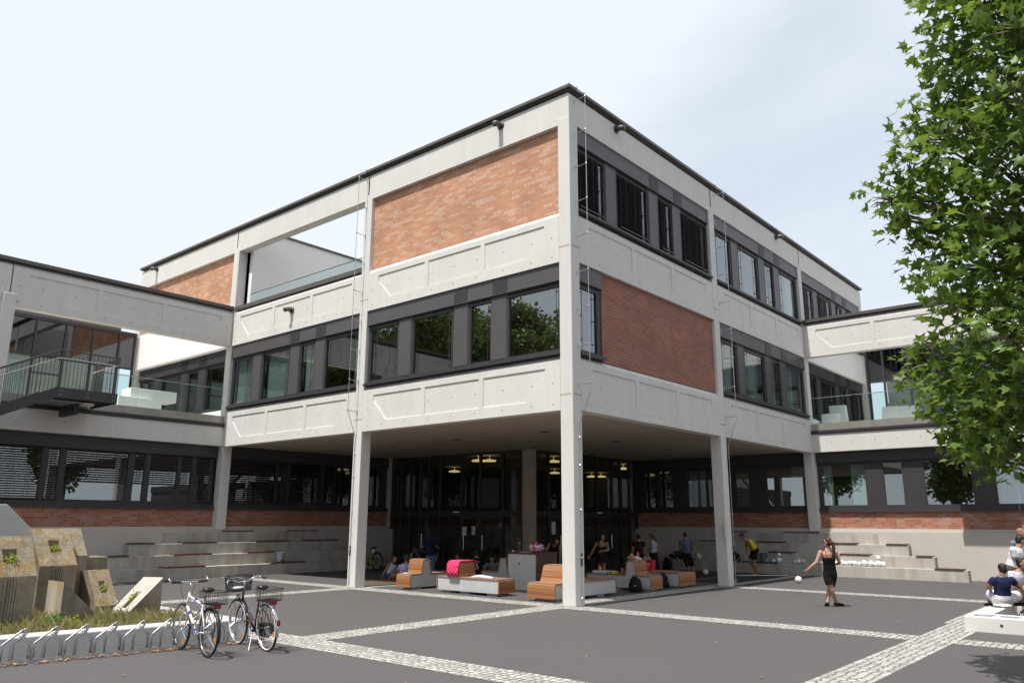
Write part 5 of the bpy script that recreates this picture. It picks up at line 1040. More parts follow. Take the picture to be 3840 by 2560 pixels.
def bicycle(label, loc, rz, kind, frame_m, lean=0, r=.352, scale=1.0, steer=0):
    """local frame: rear wheel contact at the origin, forward +x"""
    t = thing('bicycle', label, 'bicycle', loc, 'bicycles in the courtyard', rz); t.rotation_euler = (lean, 0, rz); t.scale = (scale,)*3
    wb = 1.06; bbx, bbz = .44, .28; hx = wb-.16
    city = kind == 'city'; mtb = kind == 'mtb'
    tw = .027 if mtb else .019
    wheel(t, (0,0,r), r, M['rubber'], M['chrome'] if not mtb else M['dark'], 'rear_wheel', city, tw=tw); wheel(t, (wb,0,r), r, M['rubber'], M['chrome'] if not mtb else M['dark'], 'front_wheel', city, tw=tw)
    hb, ht = (hx+.02, .66 if not mtb else .70), (hx-.045, .88 if not mtb else .82)
    sx, sz = bbx-.17, .80 if not mtb else .70
    b = MB()
    b.tube([(hb[0],0,hb[1]),(ht[0],0,ht[1])], .02, 10)
    if city:
        b.tube([(hb[0],0,hb[1]+.02),(.72,0,.50),(bbx+.02,0,bbz+.03)], .017, 8); b.tube([(hb[0]-.02,0,hb[1]+.1),(.66,0,.56),(.50,0,.44),(bbx-.065,0,.43)], .014, 8)
    else:
        b.tube([(hb[0],0,hb[1]+.02),(bbx,0,bbz)], .022, 10); b.tube([(ht[0],0,ht[1]-.05),(sx+.02,0,sz-.08)], .017, 10)
    b.tube([(bbx,0,bbz),(sx,0,sz)], .016, 10)
    for s in (-1, 1):
        b.tube([(bbx,s*.03,bbz),(.2,s*.055,r-.01),(0,s*.065,r)], .010, 7); b.tube([(sx+.03,s*.02,sz-.12),(.1,s*.06,.52),(0,s*.065,r)], .009, 7)
    b.lathe((bbx,-.045,bbz), [(.025,0),(.025,.09)], 10, axis=(0,1,0))
    b.build('frame', frame_m, t, smooth=True, local=True)
    if kind == 'trek':
        for p, q in (((.80,0,.60),(.76,0,.54)), ((.52,0,.36),(.50,0,.33)), ((.60,0,.795),(.56,0,.785))):
            b = MB(); b.tube([p, q], .0235, 10); b.build('frame_band', plain('blue_band', (.05,.03,.45), .4), t, local=True)
    b = MB(); b.tube([(hb[0],0,hb[1]),(hb[0]+.02,0,hb[1]-.06)], .02, 8)
    for s in (-1, 1): b.tube([(hb[0]+.01,s*.03,hb[1]-.03),(hb[0]+.03,s*.05,hb[1]-.09),(wb-.05,s*.052,r+.12),(wb,s*.055,r)], [.015,.014,.011,.009] if not mtb else [.02,.02,.018,.012], 8)
    b.build('fork', frame_m if not mtb else M['chrome'], t, smooth=True, local=True)
    # stem and bars
    b = MB(); by = .30
    if city:
        b.tube([(ht[0],0,ht[1]),(ht[0]-.03,0,1.0)], .012, 8); b.tube([(ht[0]-.03,0,1.0),(ht[0]+.02,0,1.02)], .014, 8)
        for s in (-1, 1): b.tube([(ht[0]+.02,0,1.02),(ht[0]+.03,s*.08,1.01),(ht[0]+.05,s*.16,1.05),(ht[0]-.01,s*.25,1.08),(ht[0]-.14,s*.29,1.06)], .011, 8)
        bars = b.build('handlebar', M['chrome'], t, smooth=True, local=True)
        for s in (-1, 1):
            b = MB(); b.tube([(ht[0]-.07,s*.272,1.072),(ht[0]-.19,s*.30,1.05)], .016, 8); b.build('grip', M['black'], bars, local=True)
            b = MB(); b.tube([(ht[0]+.0,s*.26,1.07),(ht[0]-.02,s*.30,1.03),(ht[0]-.12,s*.335,1.01)], .006, 5); b.build('brake_lever', M['chrome'], bars, local=True)
    else:
        b.tube([(ht[0],0,ht[1]),(ht[0]-.02,0,1.0 if not mtb else .9),(ht[0]+.05,0,1.04 if not mtb else .92)], .014, 8); zt_ = 1.04 if not mtb else .92
        b.tube([(ht[0]+.05,-by,zt_+.01),(ht[0]+.05,0,zt_),(ht[0]+.05,by,zt_+.01)], .012, 8)
        if kind == 'trek':
            for s in (-1, 1): b.tube([(ht[0]+.05,s*by,zt_+.01),(ht[0]+.10,s*(by+.01),zt_+.05),(ht[0]+.15,s*(by-.01),zt_+.08)], .012, 8)
        bars = b.build('handlebar', M['chrome'] if kind == 'trek' else M['black'], t, smooth=True, local=True)
        for s in (-1, 1):
            b = MB(); b.tube([(ht[0]+.05,s*.14,zt_),(ht[0]+.05,s*(by-.01),zt_+.01)], .018, 8); b.build('grip', M['black'], bars, local=True)
            b = MB(); b.tube([(ht[0]+.06,s*.13,zt_),(ht[0]+.11,s*.18,zt_-.01),(ht[0]+.11,s*.26,zt_-.02)], .006, 5); b.build('brake_lever', M['black'], bars, local=True)
            b = MB(); b.tube([(ht[0]+.08,s*.12,zt_),(ht[0]+.13,s*.10,zt_-.12),(ht[0]+.07,s*.06,zt_-.28),(hb[0]+.03,s*.02,hb[1]+.02)], .0035, 5); b.build('brake_cable', M['black'], bars, local=True)
    # saddle
    b = MB(); b.tube([(sx,0,sz-.02),(sx-.04,0,sz+.12)], .012, 8); b.build('seat_post', M['chrome'], t, local=True)
    b = MB(); zs = sz+.15
    prof = [(-.14,.02,.02,0),(-.13,.075,.035,.015),(-.07,.085,.04,.02),(0,.05,.035,.01),(.08,.03,.03,.008),(.14,.018,.022,0)]; rings = []
    for x_, wy, hz, dz in prof: rings.append([b.P((sx-.05+x_, wy*math.cos(2*math.pi*j/14), zs+dz+hz*math.sin(2*math.pi*j/14))) for j in range(14)])
    for i in range(len(rings)-1):
        for j in range(14): b.idx([rings[i][j], rings[i][(j+1) % 14], rings[i+1][(j+1) % 14], rings[i+1][j]])
    b.idx(rings[0][::-1]); b.idx(rings[-1]); b.build('saddle', plain('saddle_leather', (.014,.012,.014), .32), t, smooth=True, local=True)
    # drive
    b = MB(); b.lathe((bbx,-.055,bbz), [(.10,0),(.10,.006),(.03,.006)], 24, axis=(0,1,0)); b.build('chainring', M['dark'], t, local=True)
    b = MB(); b.tube([(bbx-.01,-.052,bbz+.095),(.0,-.052,r+.035)], .004, 4); b.tube([(bbx-.01,-.052,bbz-.095),(.0,-.052,r-.035)], .004, 4); b.build('chain', M['dark'], t, local=True)
    if city:
        b = MB(); b.prism([(-.1,r-.03),(-.06,r-.1),(.1,bbz-.10),(bbx,bbz-.11),(bbx+.1,bbz-.04),(bbx+.1,bbz+.06),(bbx,bbz+.11),(.0,r+.06),(-.08,r+.04)], 'y', -.075, -.06); b.build('chain_guard', M['black'], t, local=True)
    else:
        b = MB(); b.lathe((0,-.055,r), [(.05,0),(.045,.01),(.02,.02)], 16, axis=(0,1,0)); b.box(-.02, .02, -.07, -.055, r-.14, r-.03); b.build('derailleur', M['dark'], t, local=True)
    for s, dx, dz in ((-1,.03,-.165),(1,-.03,.165)):
        b = MB(); b.tube([(bbx,s*.07,bbz),(bbx+dx,s*.08,bbz+dz)], .009, 6); cr = b.build('crank', M['chrome'], t, local=True)
        b = MB(); b.box(bbx+dx-.045, bbx+dx+.045, min(s*.085,s*.165), max(s*.085,s*.165), bbz+dz-.013, bbz+dz+.013); b.box(bbx+dx-.048, bbx+dx-.044, min(s*.1,s*.15), max(s*.1,s*.15), bbz+dz-.01, bbz+dz+.012, 1); b.build('pedal', [M['black'], ORG], cr, local=True)
    for cx, a in ((0,.6),(0,3.5),(wb,1.1),(wb,4.3)):
        if mtb: break
        b = MB(); q = (cx+.24*math.cos(a), 0, r+.24*math.sin(a)); b.box(q[0]-.02, q[0]+.02, -.006, .006, q[2]-.035, q[2]+.035); b.build('spoke_reflector', ORG, t, local=True, bevel=.006)
    if mtb: return t
    # mudguards, carrier, baskets, lamps
    for cx, a0, a1, nm_ in ((0,-.25,2.4,'rear_mudguard'),(wb,.7,3.4,'front_mudguard')):
        if kind == 'trek' and cx: continue
        b = MB(); n = 18; pv = None
        for i in range(n+1):
            a = math.pi-(a0+(a1-a0)*i/n) if cx == 0 else math.pi-(a0+(a1-a0)*i/n)
            a = (math.pi/2+(a1-a0)*(i/n-.5)+(.55 if cx == 0 else .25))
            ring = [b.P((cx+(r+.022+.006*q_)*math.cos(a), yy, r+(r+.022+.006*q_)*math.sin(a))) for yy, q_ in ((-.026,-2),(-.015,0),(.015,0),(.026,-2))]
            if pv:
                for k in range(3): b.idx([pv[k], pv[k+1], ring[k+1], ring[k]])
            pv = ring
        ob = b.build(nm_, M['chrome'] if city and cx == 0 else M['black'], t, smooth=True, local=True, recalc=False)
    b = MB(); zc = 2*r+.055
    for s in (-1, 1): b.tube([(.2,s*.05,zc),(-.20,s*.06,zc)], .006, 6); b.tube([(-.16,s*.06,zc),(-.02,s*.075,r)], .005, 6); b.tube([(.05,s*.055,zc),(-.02,s*.075,r)], .005, 6)
    for x_ in (.15,.05,-.05,-.15): b.tube([(x_,-.055,zc),(x_,.055,zc)], .005, 5)
    b.build('carrier', M['black'], t, local=True)
    basket(t, 'rear_basket', -.26, .12, .26, zc+.012, zc+.19, M['black'])
    b = MB(); b.box(-.225, -.205, -.06, .06, zc-.05, zc+.005); b.build('rear_reflector', RED, t, local=True, bevel=.006)
    if city:
        b = MB(); b.box(-r-.055, -r-.03, -.025, .025, r+.06, r+.15); b.build('tail_lamp', RED, t, local=True, bevel=.008)
        basket(t, 'front_basket', hx+.02, hx+.30, .32, .86, 1.10, M['black'], True)
        b = MB(); b.lathe((hx+.10,0,.76), [(.02,0),(.04,.03),(.045,.06)], 14, axis=(1,0,0)); b.build('head_lamp', M['chrome'], t, smooth=True, local=True)
        b = MB(); b.ell((hx+.16,.02,.90), .10, .11, .03, n=12, k=6); b.build('bag_in_basket', M['paper'], t, smooth=True, local=True)
        b = MB(); b.tube([(bbx-.05,.06,bbz-.03),(bbx-.22,.2,.02)], .01, 6); b.build('kickstand', M['chrome'], t, local=True)
    return t
H = lambda a, b: math.atan2(b[1]-a[1], b[0]-a[0])
bicycle('white and blue bicycle with bar ends and a black rear basket in the rack', (-9.50,-.04,0), H((-9.5,-.04),(-9.38,1.05)), 'trek', plain('white_paint', (.66,.66,.70), .3), 0, .354)
bicycle('black city bicycle with a front and a rear basket and pale tyres', (-8.58,-.20,0), H((-8.58,-.2),(-8.44,.95)), 'city', plain('black_paint', (.015,.015,.017), .25), R(-4), .356)
bicycle('neon green mountain bike leaning by the left steps behind a column', (6.0,14.4,0), R(192), 'mtb', plain('neon_green_paint', (.30,.45,.01), .35), R(3), .35, 1.08)
bicycle('silver grey bicycle leaning at the dim wall beside the entrance glass', (8.5,13.5,0), R(140), 'mtb', plain('grey_paint', (.24,.25,.27), .4), R(4), .35, 1.08)
# ================================================================ planter bench at the right edge
t = thing('planter_bench', 'low pale concrete planter with wide rim at the right edge, booklets on it', 'planter', (3.4,-8.8,0))
b = MB(); b.box(1.62, 2.38, -14, -8.0, -.02, .27); b.build('front_rim', M['conc'], t, bevel=.012)
b = MB(); b.box(2.382, 5.1, -8.36, -8.0, -.02, .27); b.build('side_rim', M['conc'], t, bevel=.012)
b = MB(); b.box(5.102, 5.6, -14, -8.0, -.02, .27); b.build('back_rim', M['conc'], t, bevel=.012)
b = MB(); b.box(2.382, 5.1, -14, -8.362, -.02, .04); b.build('planter_earth', M['soil'], t)
b = MB(); b.lathe((1.615,-8.62,.14), [(.028,0),(.028,.008)], 10, axis=(1,0,0)); b.build('anchor_hole', M['dark'], t)
for i, (x, y, z, a, lb) in enumerate(((1.9,-8.28,.272,.2,'grey booklet nearest the rim corner of the right planter'),(2.05,-8.30,.280,.5,'folded leaflet lying across the booklets on the planter rim'),(1.95,-8.72,.272,-.1,'single booklet lying on the planter rim right of the pair'))):
    b = MB(); b.box(-.12, .12, -.16, .16, 0, .007); o = b.build('booklet', plain('booklet_print', (.22,.23,.30) if i != 1 else (.45,.45,.5), .5), None); o.location = (x,y,z); o.rotation_euler = (0,0,a); tag(o, lb, 'booklet', 'booklets on the planter rim')
t = thing('sports_bag', 'black bag with white marks lying inside the right planter', 'bag', (3.6,-8.75,.04))
b = MB(); b.ell((3.6,-8.78,.17), .22, .16, .13, n=16, k=9); b.build('bag_body', cloth((.02,.02,.022)), t, smooth=True)
for k in range(3): b = MB(); b.box(3.37, 3.40, -8.76+k*.035, -8.745+k*.035, .12, .22); b.build('white_mark', M['paper'], t)
b = MB(); b.tube([(3.5,-8.72,.27),(3.48,-8.72,.36),(3.55,-8.82,.38),(3.6,-8.86,.28)], .012, 6); b.build('strap', M['black'], t)
# fallen leaves
rnd = random.Random(5); b = MB()
def fl(x, y, s):
    a = rnd.random()*6.28; n = 7; c = Vector((x,y,.012+rnd.random()*.012)); ids = []
    for k in range(n): rr = s*(1 if k % 2 else .55); ids.append((c.x+rr*math.cos(a+k*6.283/n), c.y+rr*math.sin(a+k*6.283/n), c.z+rnd.random()*s*.5))
    b.face(ids)
for i in range(170): x = -12.2+4.0*rnd.random(); fl(x, rk(x)-.06-.10*rnd.random()**2, rnd.uniform(.015,.045))
for i in range(60): x = -12.2+4.0*rnd.random(); fl(x, rk(x)+.03+.2*rnd.random(), rnd.uniform(.015,.04))
for i in range(80): fl(-12+27*rnd.random(), -8+16*rnd.random()-6, rnd.uniform(.012,.035))
for i in range(40): fl(16+1.2*rnd.random(), -5.4-1.6*rnd.random(), rnd.uniform(.03,.07))
tag(b.build('fallen_leaves', M['fallen'], None, recalc=False), 'dry fallen leaves scattered on the asphalt, most along the bicycle rack', 'leaves', kind='stuff')
# ================================================================ people
def frame_of(d, hint):
    d = Vector(d).normalized(); a = Vector(hint)-d*Vector(hint).dot(d); a.normalize(); return d, a, d.cross(a)
def loft(b, rings, n=14):
    """rings: (centre, side vector, front vector, rx, ry)"""
    R_ = []
    for c, s, f, rx, ry in rings: R_.append([b.P(Vector(c)+s*(rx*math.cos(2*math.pi*j/n))+f*(ry*math.sin(2*math.pi*j/n))) for j in range(n)])
    for i in range(len(R_)-1):
        for j in range(n): b.idx([R_[i][j], R_[i][(j+1) % n], R_[i+1][(j+1) % n], R_[i+1][j]])
    b.idx(R_[0][::-1]); b.idx(R_[-1])
def limb(b, p, q, r0, r1, rm=None, n=10, ext=0):
    p, q = Vector(p), Vector(q); d = (q-p); 
    b.tube([p-d*ext*.5, p, p.lerp(q,.3), p.lerp(q,.65), q, q+d.normalized()*r1*.6], [r0*.6, r0, (rm or r0*.97), (r0*.45+r1*.55), r1, r1*.6], n)
def hand(b, w, d, nrm, side, k=1.0, curl=.5):
    """palm and five separate bent fingers, the thumb off the side of the palm"""
    d = Vector(d).normalized(); nrm = (Vector(nrm)-d*Vector(nrm).dot(d)).normalized(); s = d.cross(nrm)*side
    w = Vector(w); M3 = Matrix((s, nrm, d)).transposed()
    b.ell(w+d*.045*k, .040*k, .016*k, .055*k, M3, 10, 7)
    for i, (o, L1) in enumerate(((-.030,.060),(-.010,.072),(.010,.068),(.030,.054))):
        p = w+d*.085*k+s*o*k; q = p+(d*.6+nrm*(curl*.6)).normalized()*L1*.5*k; e = q+(d*(1-curl)+nrm*curl*1.2).normalized()*L1*.5*k
        b.tube([p-d*.02*k, p, q, e], [.009*k,.0095*k,.0085*k,.006*k], 6)
    p = w+d*.03*k-s*.036*k; b.tube([p, p+(d*.5-s*.7+nrm*.3).normalized()*.035*k, p+(d*.95-s*.75+nrm*.5).normalized()*.062*k], [.011*k,.010*k,.007*k], 6)
def person(key, label, skin, face, hair, top, legs, shoes, hairstyle='short', sleeve=.5, group=None, straps=False, build=1.0, toe=None, extra=None, shorts=.5, skirt=None, topend=0, curl=.5, sandals=False):
    J = {k: Vector(v) for k, v in PEOPLE[key].items()}
    pv, ch, nk, hd = J['pv'], J['ch'], J['nk'], J['hd']
    side = J['sr']-J['sl']
    if side.length < .2 or abs(side.dot((ch-pv).normalized())) > .8*side.length: side = Vector((1,0,0))
    face = Vector((face[0], face[1], face[2] if len(face) > 2 else 0)).normalized()
    up_ = (ch-pv).normalized(); side = (side-up_*side.dot(up_)).normalized(); fr = up_.cross(side)
    if fr.dot(face) < 0: fr = -fr
    base = (pv.x, pv.y, 0)
    t = thing('person', label, 'person', base, group)
    K = build; g = 1.0
    shw = max(.155, (J['sr']-J['sl']).length*.5*.92); hw = .155*K
    # ---- body
    b = MB()
    tor = lambda f: pv.lerp(ch, f)
    loft(b, [(pv-up_*.10, side, fr, hw*.72, .085*K),(pv-up_*.03, side, fr, hw*1.02, .112*K),(tor(.22), side, fr, hw*.90, .10*K),(tor(.45), side, fr, hw*.82, .092*K),(tor(.72), side, fr, shw*.86, .108*K),(tor(.94), side, fr, shw*.92, .10*K),(ch+up_*.045, side, fr, shw*.62, .07*K),(nk-up_*.005, side, fr, .062, .058)])
    hdir = (hd-nk).normalized(); b.tube([ch+up_*.02, nk, nk.lerp(hd,.6)], [.062*K,.053*K,.05*K], 12)
    fz = (face-Vector((0,0,1))*0).normalized(); hs = Vector((0,0,1)).cross(fz).normalized(); hu = fz.cross(hs); M3 = Matrix((hs, fz, hu)).transposed()
    H_ = hd+hu*.0
    b.ell(H_+hu*.02, .074, .090, .098, M3, 16, 12); b.ell(H_-hu*.045+fz*.022, .055, .066, .062, M3, 14, 10)          # skull, jaw
    b.ell(H_+fz*.095-hu*.012, .012, .019, .022, M3, 8, 6); b.ell(H_+fz*.088-hu*.055, .022, .010, .008, M3, 8, 6)        # nose, lips
    for s in (-1, 1): b.ell(H_+hs*(s*.076)-hu*.005, .010, .020, .030, M3, 8, 6)
    for s, sl, el, wl, hl, kl, al in ((-1,'sl','el','wl','hl','kl','al'),(1,'sr','er','wr','hr','kr','ar')):
        limb(b, J[sl], J[el], .050*K, .040*K, ext=.0); limb(b, J[el], J[wl], .041*K, .026*K, .042*K)
        b.ell(J[sl], .056*K, .056*K, .056*K)
        fd = (J[wl]-J[el]).normalized(); hand(b, J[wl], fd, fr if abs(fd.dot(fr)) < .9 else -up_, s, 1.0, curl)
        limb(b, J[hl], J[kl], .085*K, .056*K, .082*K, 12); limb(b, J[kl], J[al], .056*K, .036*K, .058*K, 12)
        td = Vector(toe[0 if s < 0 else 1]) if toe else Vector((fr.x, fr.y, 0))
        if td.length < .1: td = Vector((face.x, face.y, 0))
        td.normalize(); an = J[al]; heel = an-td*.04-Vector((0,0,.03)); tip = an+td*.155-Vector((0,0,.055))
        b.tube([heel, an-Vector((0,0,.03))+td*.03, an+td*.10-Vector((0,0,.05)), tip], [.036,.042,.040,.024], 10, sy=.8)
    body = b.build('body', SKIN[skin], t, smooth=True, remesh=.0075, msm=4)
    # eyes and brows
    b = MB()
    for s in (-1, 1): b.ell(H_+hs*(s*.031)+fz*.086+hu*.012, .012, .006, .007, M3, 8, 5)
    b.build('eyes', M['black'], t)
    # ---- hair
    hm = noisy('hair', hair, .55, .25, 22, 120, .5, spec=.4); b = MB()
    b.ell(H_+hu*.038-fz*.014, .082, .095, .092, M3, 18, 12)
    if hairstyle == 'short': b.ell(H_-fz*.035+hu*.0, .078, .070, .085, M3, 14, 10)
    elif hairstyle in ('long', 'pony', 'bun'):
        b.ell(H_-fz*.03+hu*.0, .080, .075, .092, M3, 14, 10)
        if hairstyle == 'long': b.tube([H_-fz*.05, H_-fz*.085-hu*.10, nk-fz*.085-up_*.05, nk-fz*.11-up_*.14], [.07,.075,.07,.035], 12); b.tube([H_+hs*.07, H_+hs*.075-hu*.1-fz*.03, H_+hs*.07-hu*.18-fz*.03], [.025,.03,.012], 8); b.tube([H_-hs*.07, H_-hs*.075-hu*.1-fz*.03, H_-hs*.07-hu*.18-fz*.03], [.025,.03,.012], 8)
        if hairstyle == 'pony': b.tube([H_-fz*.085+hu*.03, H_-fz*.135+hu*.0, nk-fz*.15-Vector((0,0,.02)), nk-fz*.125-Vector((0,0,.16)), nk-fz*.10-Vector((0,0,.27))], [.03,.038,.042,.036,.012], 10)
        if hairstyle == 'bun': b.ell(H_-fz*.10+hu*.075, .040, .040, .038, M3, 10, 8)
    # keep the face free: only what lies behind the hairline
    hv = []
    for x, y, z in b.v:
        p = Vector((x,y,z)); q = M3.transposed() @ (p-H_)
        if q.y > .045 and q.z < .062: p = p-fz*(q.y-.02)
        hv.append(tuple(p))
    b.v = hv; b.build('hair', hm, t, smooth=True, remesh=.010, msm=2)
    # ---- top
    if top:
        b = MB(); e = .014
        f0 = -.10 if topend else -.02
        st = [(tor(f0), hw*.98+e, .112*K+e),(tor(.22), hw*.92+e, .104*K+e),(tor(.45), hw*.86+e, .098*K+e),(tor(.72), shw*.88+e, .112*K+e)]
        if straps: st += [(tor(.80), shw*.86+e*.8, .108*K+e*.8)]
        else: st += [(tor(.94), shw*.93+e, .102*K+e),(ch+up_*.048, shw*.62+e, .072*K+e),(nk-up_*.02, .068, .066)]
        loft(b, [(c, side, fr, rx, ry) for c, rx, ry in st])
        if not straps and sleeve:
            for sl, el in (('sl','el'),('sr','er')):
                q = J[sl].lerp(J[el], min(1, sleeve*1.1)); b.ell(J[sl], .066*K, .066*K, .066*K); b.tube([J[sl], J[sl].lerp(q,.5), q], [.064*K,.062*K,.060*K], 10)
        elif not straps:
            for sl in ('sl','sr'): b.ell(J[sl]-up_*.03+(ch-J[sl])*.15, .060*K, .060*K, .066*K)
        b.build('top', cloth(top), t, smooth=True, remesh=.011, msm=3)
        if straps:
            b = MB()
            for s in (-1, 1):
                o = side*(s*shw*.55); b.tube([tor(.80)+o+fr*.11*K, ch+o+up_*.075+fr*.05, ch+o+up_*.085-fr*.03, tor(.80)+o*.8-fr*.112*K], .007, 6)
            b.build('strap', cloth(top), t)
    # ---- legs
    if skirt:
        c, fl, w0, w1 = skirt; b = MB(); mk = (J['kl']+J['kr'])*.5; ma = (J['al']+J['ar'])*.5
        pts = [pv+up_*.06, pv-up_*.06] + ([pv.lerp(mk,.5), pv.lerp(mk,fl)] if fl <= 1 else [pv.lerp(mk,.6), mk, mk.lerp(ma, fl-1)])
        n = len(pts); rr = [hw*.95+.02, hw*1.05+.025]+[hw+ .03+(w1-hw)*(i+1)/(n-2) for i in range(n-2)]
        loft(b, [(p, side, fr, r_, (.115+.02+(r_-hw)*.7)*K) for p, r_ in zip(pts, rr)], 18); b.build('skirt', cloth(c), t, smooth=True)
    elif legs:
        b = MB(); e = .016
        loft(b, [(pv+up_*.07, side, fr, hw*.94+e, .104*K+e),(pv-up_*.02, side, fr, hw*1.03+e, .114*K+e),(pv-up_*.10, side, fr, hw*.92+e, .10*K+e)])
        for hl, kl, al in (('hl','kl','al'),('hr','kr','ar')):
            if shorts <= 1:
                q = J[hl].lerp(J[kl], shorts); b.tube([J[hl], J[hl].lerp(q,.5), q], [.088*K+e, .092*K+e, .088*K+e], 12)
            else:
                b.tube([J[hl], J[hl].lerp(J[kl],.5), J[kl], J[kl].lerp(J[al],.5), J[kl].lerp(J[al],.97)], [.088*K+e,.082*K+e,.064*K+e,.06*K+e,.055*K+e], 12)
        b.build('trousers' if shorts > 1 else 'shorts', cloth(legs), t, smooth=True, remesh=.011, msm=3)
    if shoes:
        for i, al in enumerate(('al','ar')):
            td = Vector(toe[i]) if toe else Vector((fr.x, fr.y, 0)); td = td if td.length > .1 else face.copy(); td.normalize(); an = J[al]; b = MB()
            if sandals:
                b.tube([an-td*.06-Vector((0,0,.072)), an+td*.05-Vector((0,0,.075)), an+td*.165-Vector((0,0,.083))], [.034,.038,.03], 8, sy=.3); b.tube([an+td*.09-Vector((0,0,.04))-td.cross(Vector((0,0,1)))*.042, an+td*.09-Vector((0,0,.005)), an+td*.09-Vector((0,0,.04))+td.cross(Vector((0,0,1)))*.042], .008, 6)
            else:
                b.tube([an-td*.06-Vector((0,0,.035)), an-Vector((0,0,.03))+td*.02, an+td*.10-Vector((0,0,.05)), an+td*.185-Vector((0,0,.058))], [.040,.050,.046,.028], 10, sy=.85)
            b.build('sandal' if sandals else 'shoe', cloth(shoes), t, smooth=True)
    if extra: extra(t, J, fr, side, up_, H_, fz, hs, hu)
    return t
AWAY = (.76,.65); LEFT = (-.65,.76); RIGHT = (.65,-.76); TOW = (-.76,-.65)
def mixd(a, b, f): return (a[0]*(1-f)+b[0]*f, a[1]*(1-f)+b[1]*f)
g1 = 'people in the courtyard'; g2 = 'people under the overhang'; g3 = 'people at the right planter'
BLK = (.012,.011,.012)
def sung(t, J, fr, side, up_, H, fz, hs, hu):
    b = MB()
    for s in (-1, 1): b.ell(H+hs*s*.034+fz*.093+hu*.012, .026, .008, .020, Matrix((hs,fz,hu)).transposed(), 10, 6); b.tube([H+hs*s*.06+fz*.085+hu*.015, H+hs*s*.082-fz*.0+hu*.012], .004, 5)
    b.build('sunglasses', M['black'], t)
dA = (.75,.66,0)
person('walk', 'young woman with ponytail in a short black strap outfit walking across the sunny asphalt', 0, mixd(AWAY,LEFT,.45), (.05,.022,.012), BLK, BLK, BLK, 'pony', group=g1, straps=True, shorts=.62, toe=((.6,-.6,0),(.75,.55,-.25)), extra=sung, curl=.9)
def phone(t, J, *a): pass
def broom():
    p, q = Vector((13.78,1.59,1.06)), Vector((12.72,2.38,.05)); d = (q-p)
    t = thing('broom', 'long thin broom held by the person in the yellow top', 'broom', tuple(q))
    b = MB(); b.tube([p-d*.06, q], .013, 8); b.build('broom_handle', M['woodt'], t)
    b = MB(); b.box(q.x-.06, q.x+.06, q.y-.16, q.y+.16, .03, .075); b.build('broom_head', M['woodd'], t)
    b = MB()
    for k in range(14): b.box(q.x-.045, q.x+.045, q.y-.15+k*.022, q.y-.14+k*.022, .006, .03)
    b.build('bristles', M['dark'], t)
broom()
person('sweep', 'person in a bright yellow top and black shorts bending forward while sweeping', 1, (LEFT[0],LEFT[1],-.45), (.012,.010,.010), (.70,.46,.01), BLK, (.30,.06,.05), 'bun', sleeve=0, group=g2, shorts=.62, toe=(LEFT+(0,),LEFT+(-.6,)), sandals=True, curl=.9)
person('bluegrey', 'barefoot person in a grey blue T-shirt and black shorts seen from behind', 1, mixd(AWAY,LEFT,.2)+(-.35,), (.02,.015,.012), (.115,.13,.21), BLK, None, 'short', .55, g2, shorts=.9, toe=((-.3,-.5,0),(.3,.2,0)), topend=1)
person('longskirt', 'woman in a white sleeveless top and long dark skirt facing left', 1, mixd(LEFT,AWAY,.1), (.10,.05,.025), (.48,.50,.60), None, BLK, 'pony', sleeve=0, group=g2, skirt=((.022,.014,.012),1.9,.2,.23))
person('brownshirt', 'person in a dark brown T-shirt with arms hanging, back turned, behind the high bench back', 1, AWAY+(-.3,), (.008,.007,.006), (.03,.016,.010), BLK, BLK, 'short', .5, g2, shorts=1.5)
person('bending', 'person bending low over the bench beside the red shopping bag', 1, mixd(TOW,LEFT,.5)+(-.9,), (.010,.009,.009), (.035,.035,.05), BLK, BLK, 'long', .4, g2, shorts=.5)
def flor(t, J, fr, side, up_, *a):
    b = MB(); rr = random.Random(2)
    for k in range(26):
        f = rr.random()*1.5-.5; c = J['pv'].lerp(J['ch'], f*.5)+fr*.145+side*rr.uniform(-.1,.1); b.ell(c, .012, .012, .012, n=6, k=4)
    b.build('flower_print', cloth((.20,.03,.05)), t)
person('floral', 'woman in a dark short floral strap dress walking with one arm out', 1, mixd(TOW,RIGHT,.55), (.03,.02,.014), (.022,.010,.014), None, BLK, 'bun', group=g2, straps=True, skirt=((.022,.010,.014),.62,.2,.22), extra=flor)
person('leaning', 'woman in a black top leaning over behind the tall concrete table', 1, TOW+(-.5,), (.03,.014,.010), BLK, BLK, BLK, 'long', sleeve=0, group=g2, shorts=1.5)
person('navyback', 'tall long haired person in a dark navy T-shirt and jeans standing with back turned', 1, AWAY, (.045,.028,.018), (.016,.020,.055), (.11,.17,.30), BLK, 'long', .75, g2, shorts=1.5, topend=1)
person('tankseat', 'seated girl in a white tank top and denim shorts leaning on one arm', 1, mixd(RIGHT,TOW,.25), (.03,.018,.012), (.60,.60,.74), (.06,.08,.14), None, 'bun', sleeve=0, group=g2, shorts=.5, toe=((-.6,-.3,0),(.3,-.7,0)))
person('teeback', 'seated person in a pale lilac T-shirt with back to the viewer, beside the orange bench', 1, AWAY, (.05,.05,.055), (.52,.54,.72), (.02,.02,.03), None, 'short', .7, g2, shorts=.8)
def specs(t, J, fr, side, up_, H, fz, hs, hu):
    b = MB()
    for s in (-1, 1): b.tube([H+hs*(s*.033+.022*math.cos(k*.785))+fz*.095+hu*(.010+.018*math.sin(k*.785)) for k in range(8)], .003, 5, closed=True)
    b.build('glasses', M['black'], t)
person('glasses', 'seated person with glasses and a pale collared shirt behind the pink towel', 1, mixd(TOW,LEFT,.25), (.02,.014,.010), (.40,.40,.48), BLK, None, 'short', .9, g2, shorts=.9, extra=specs)
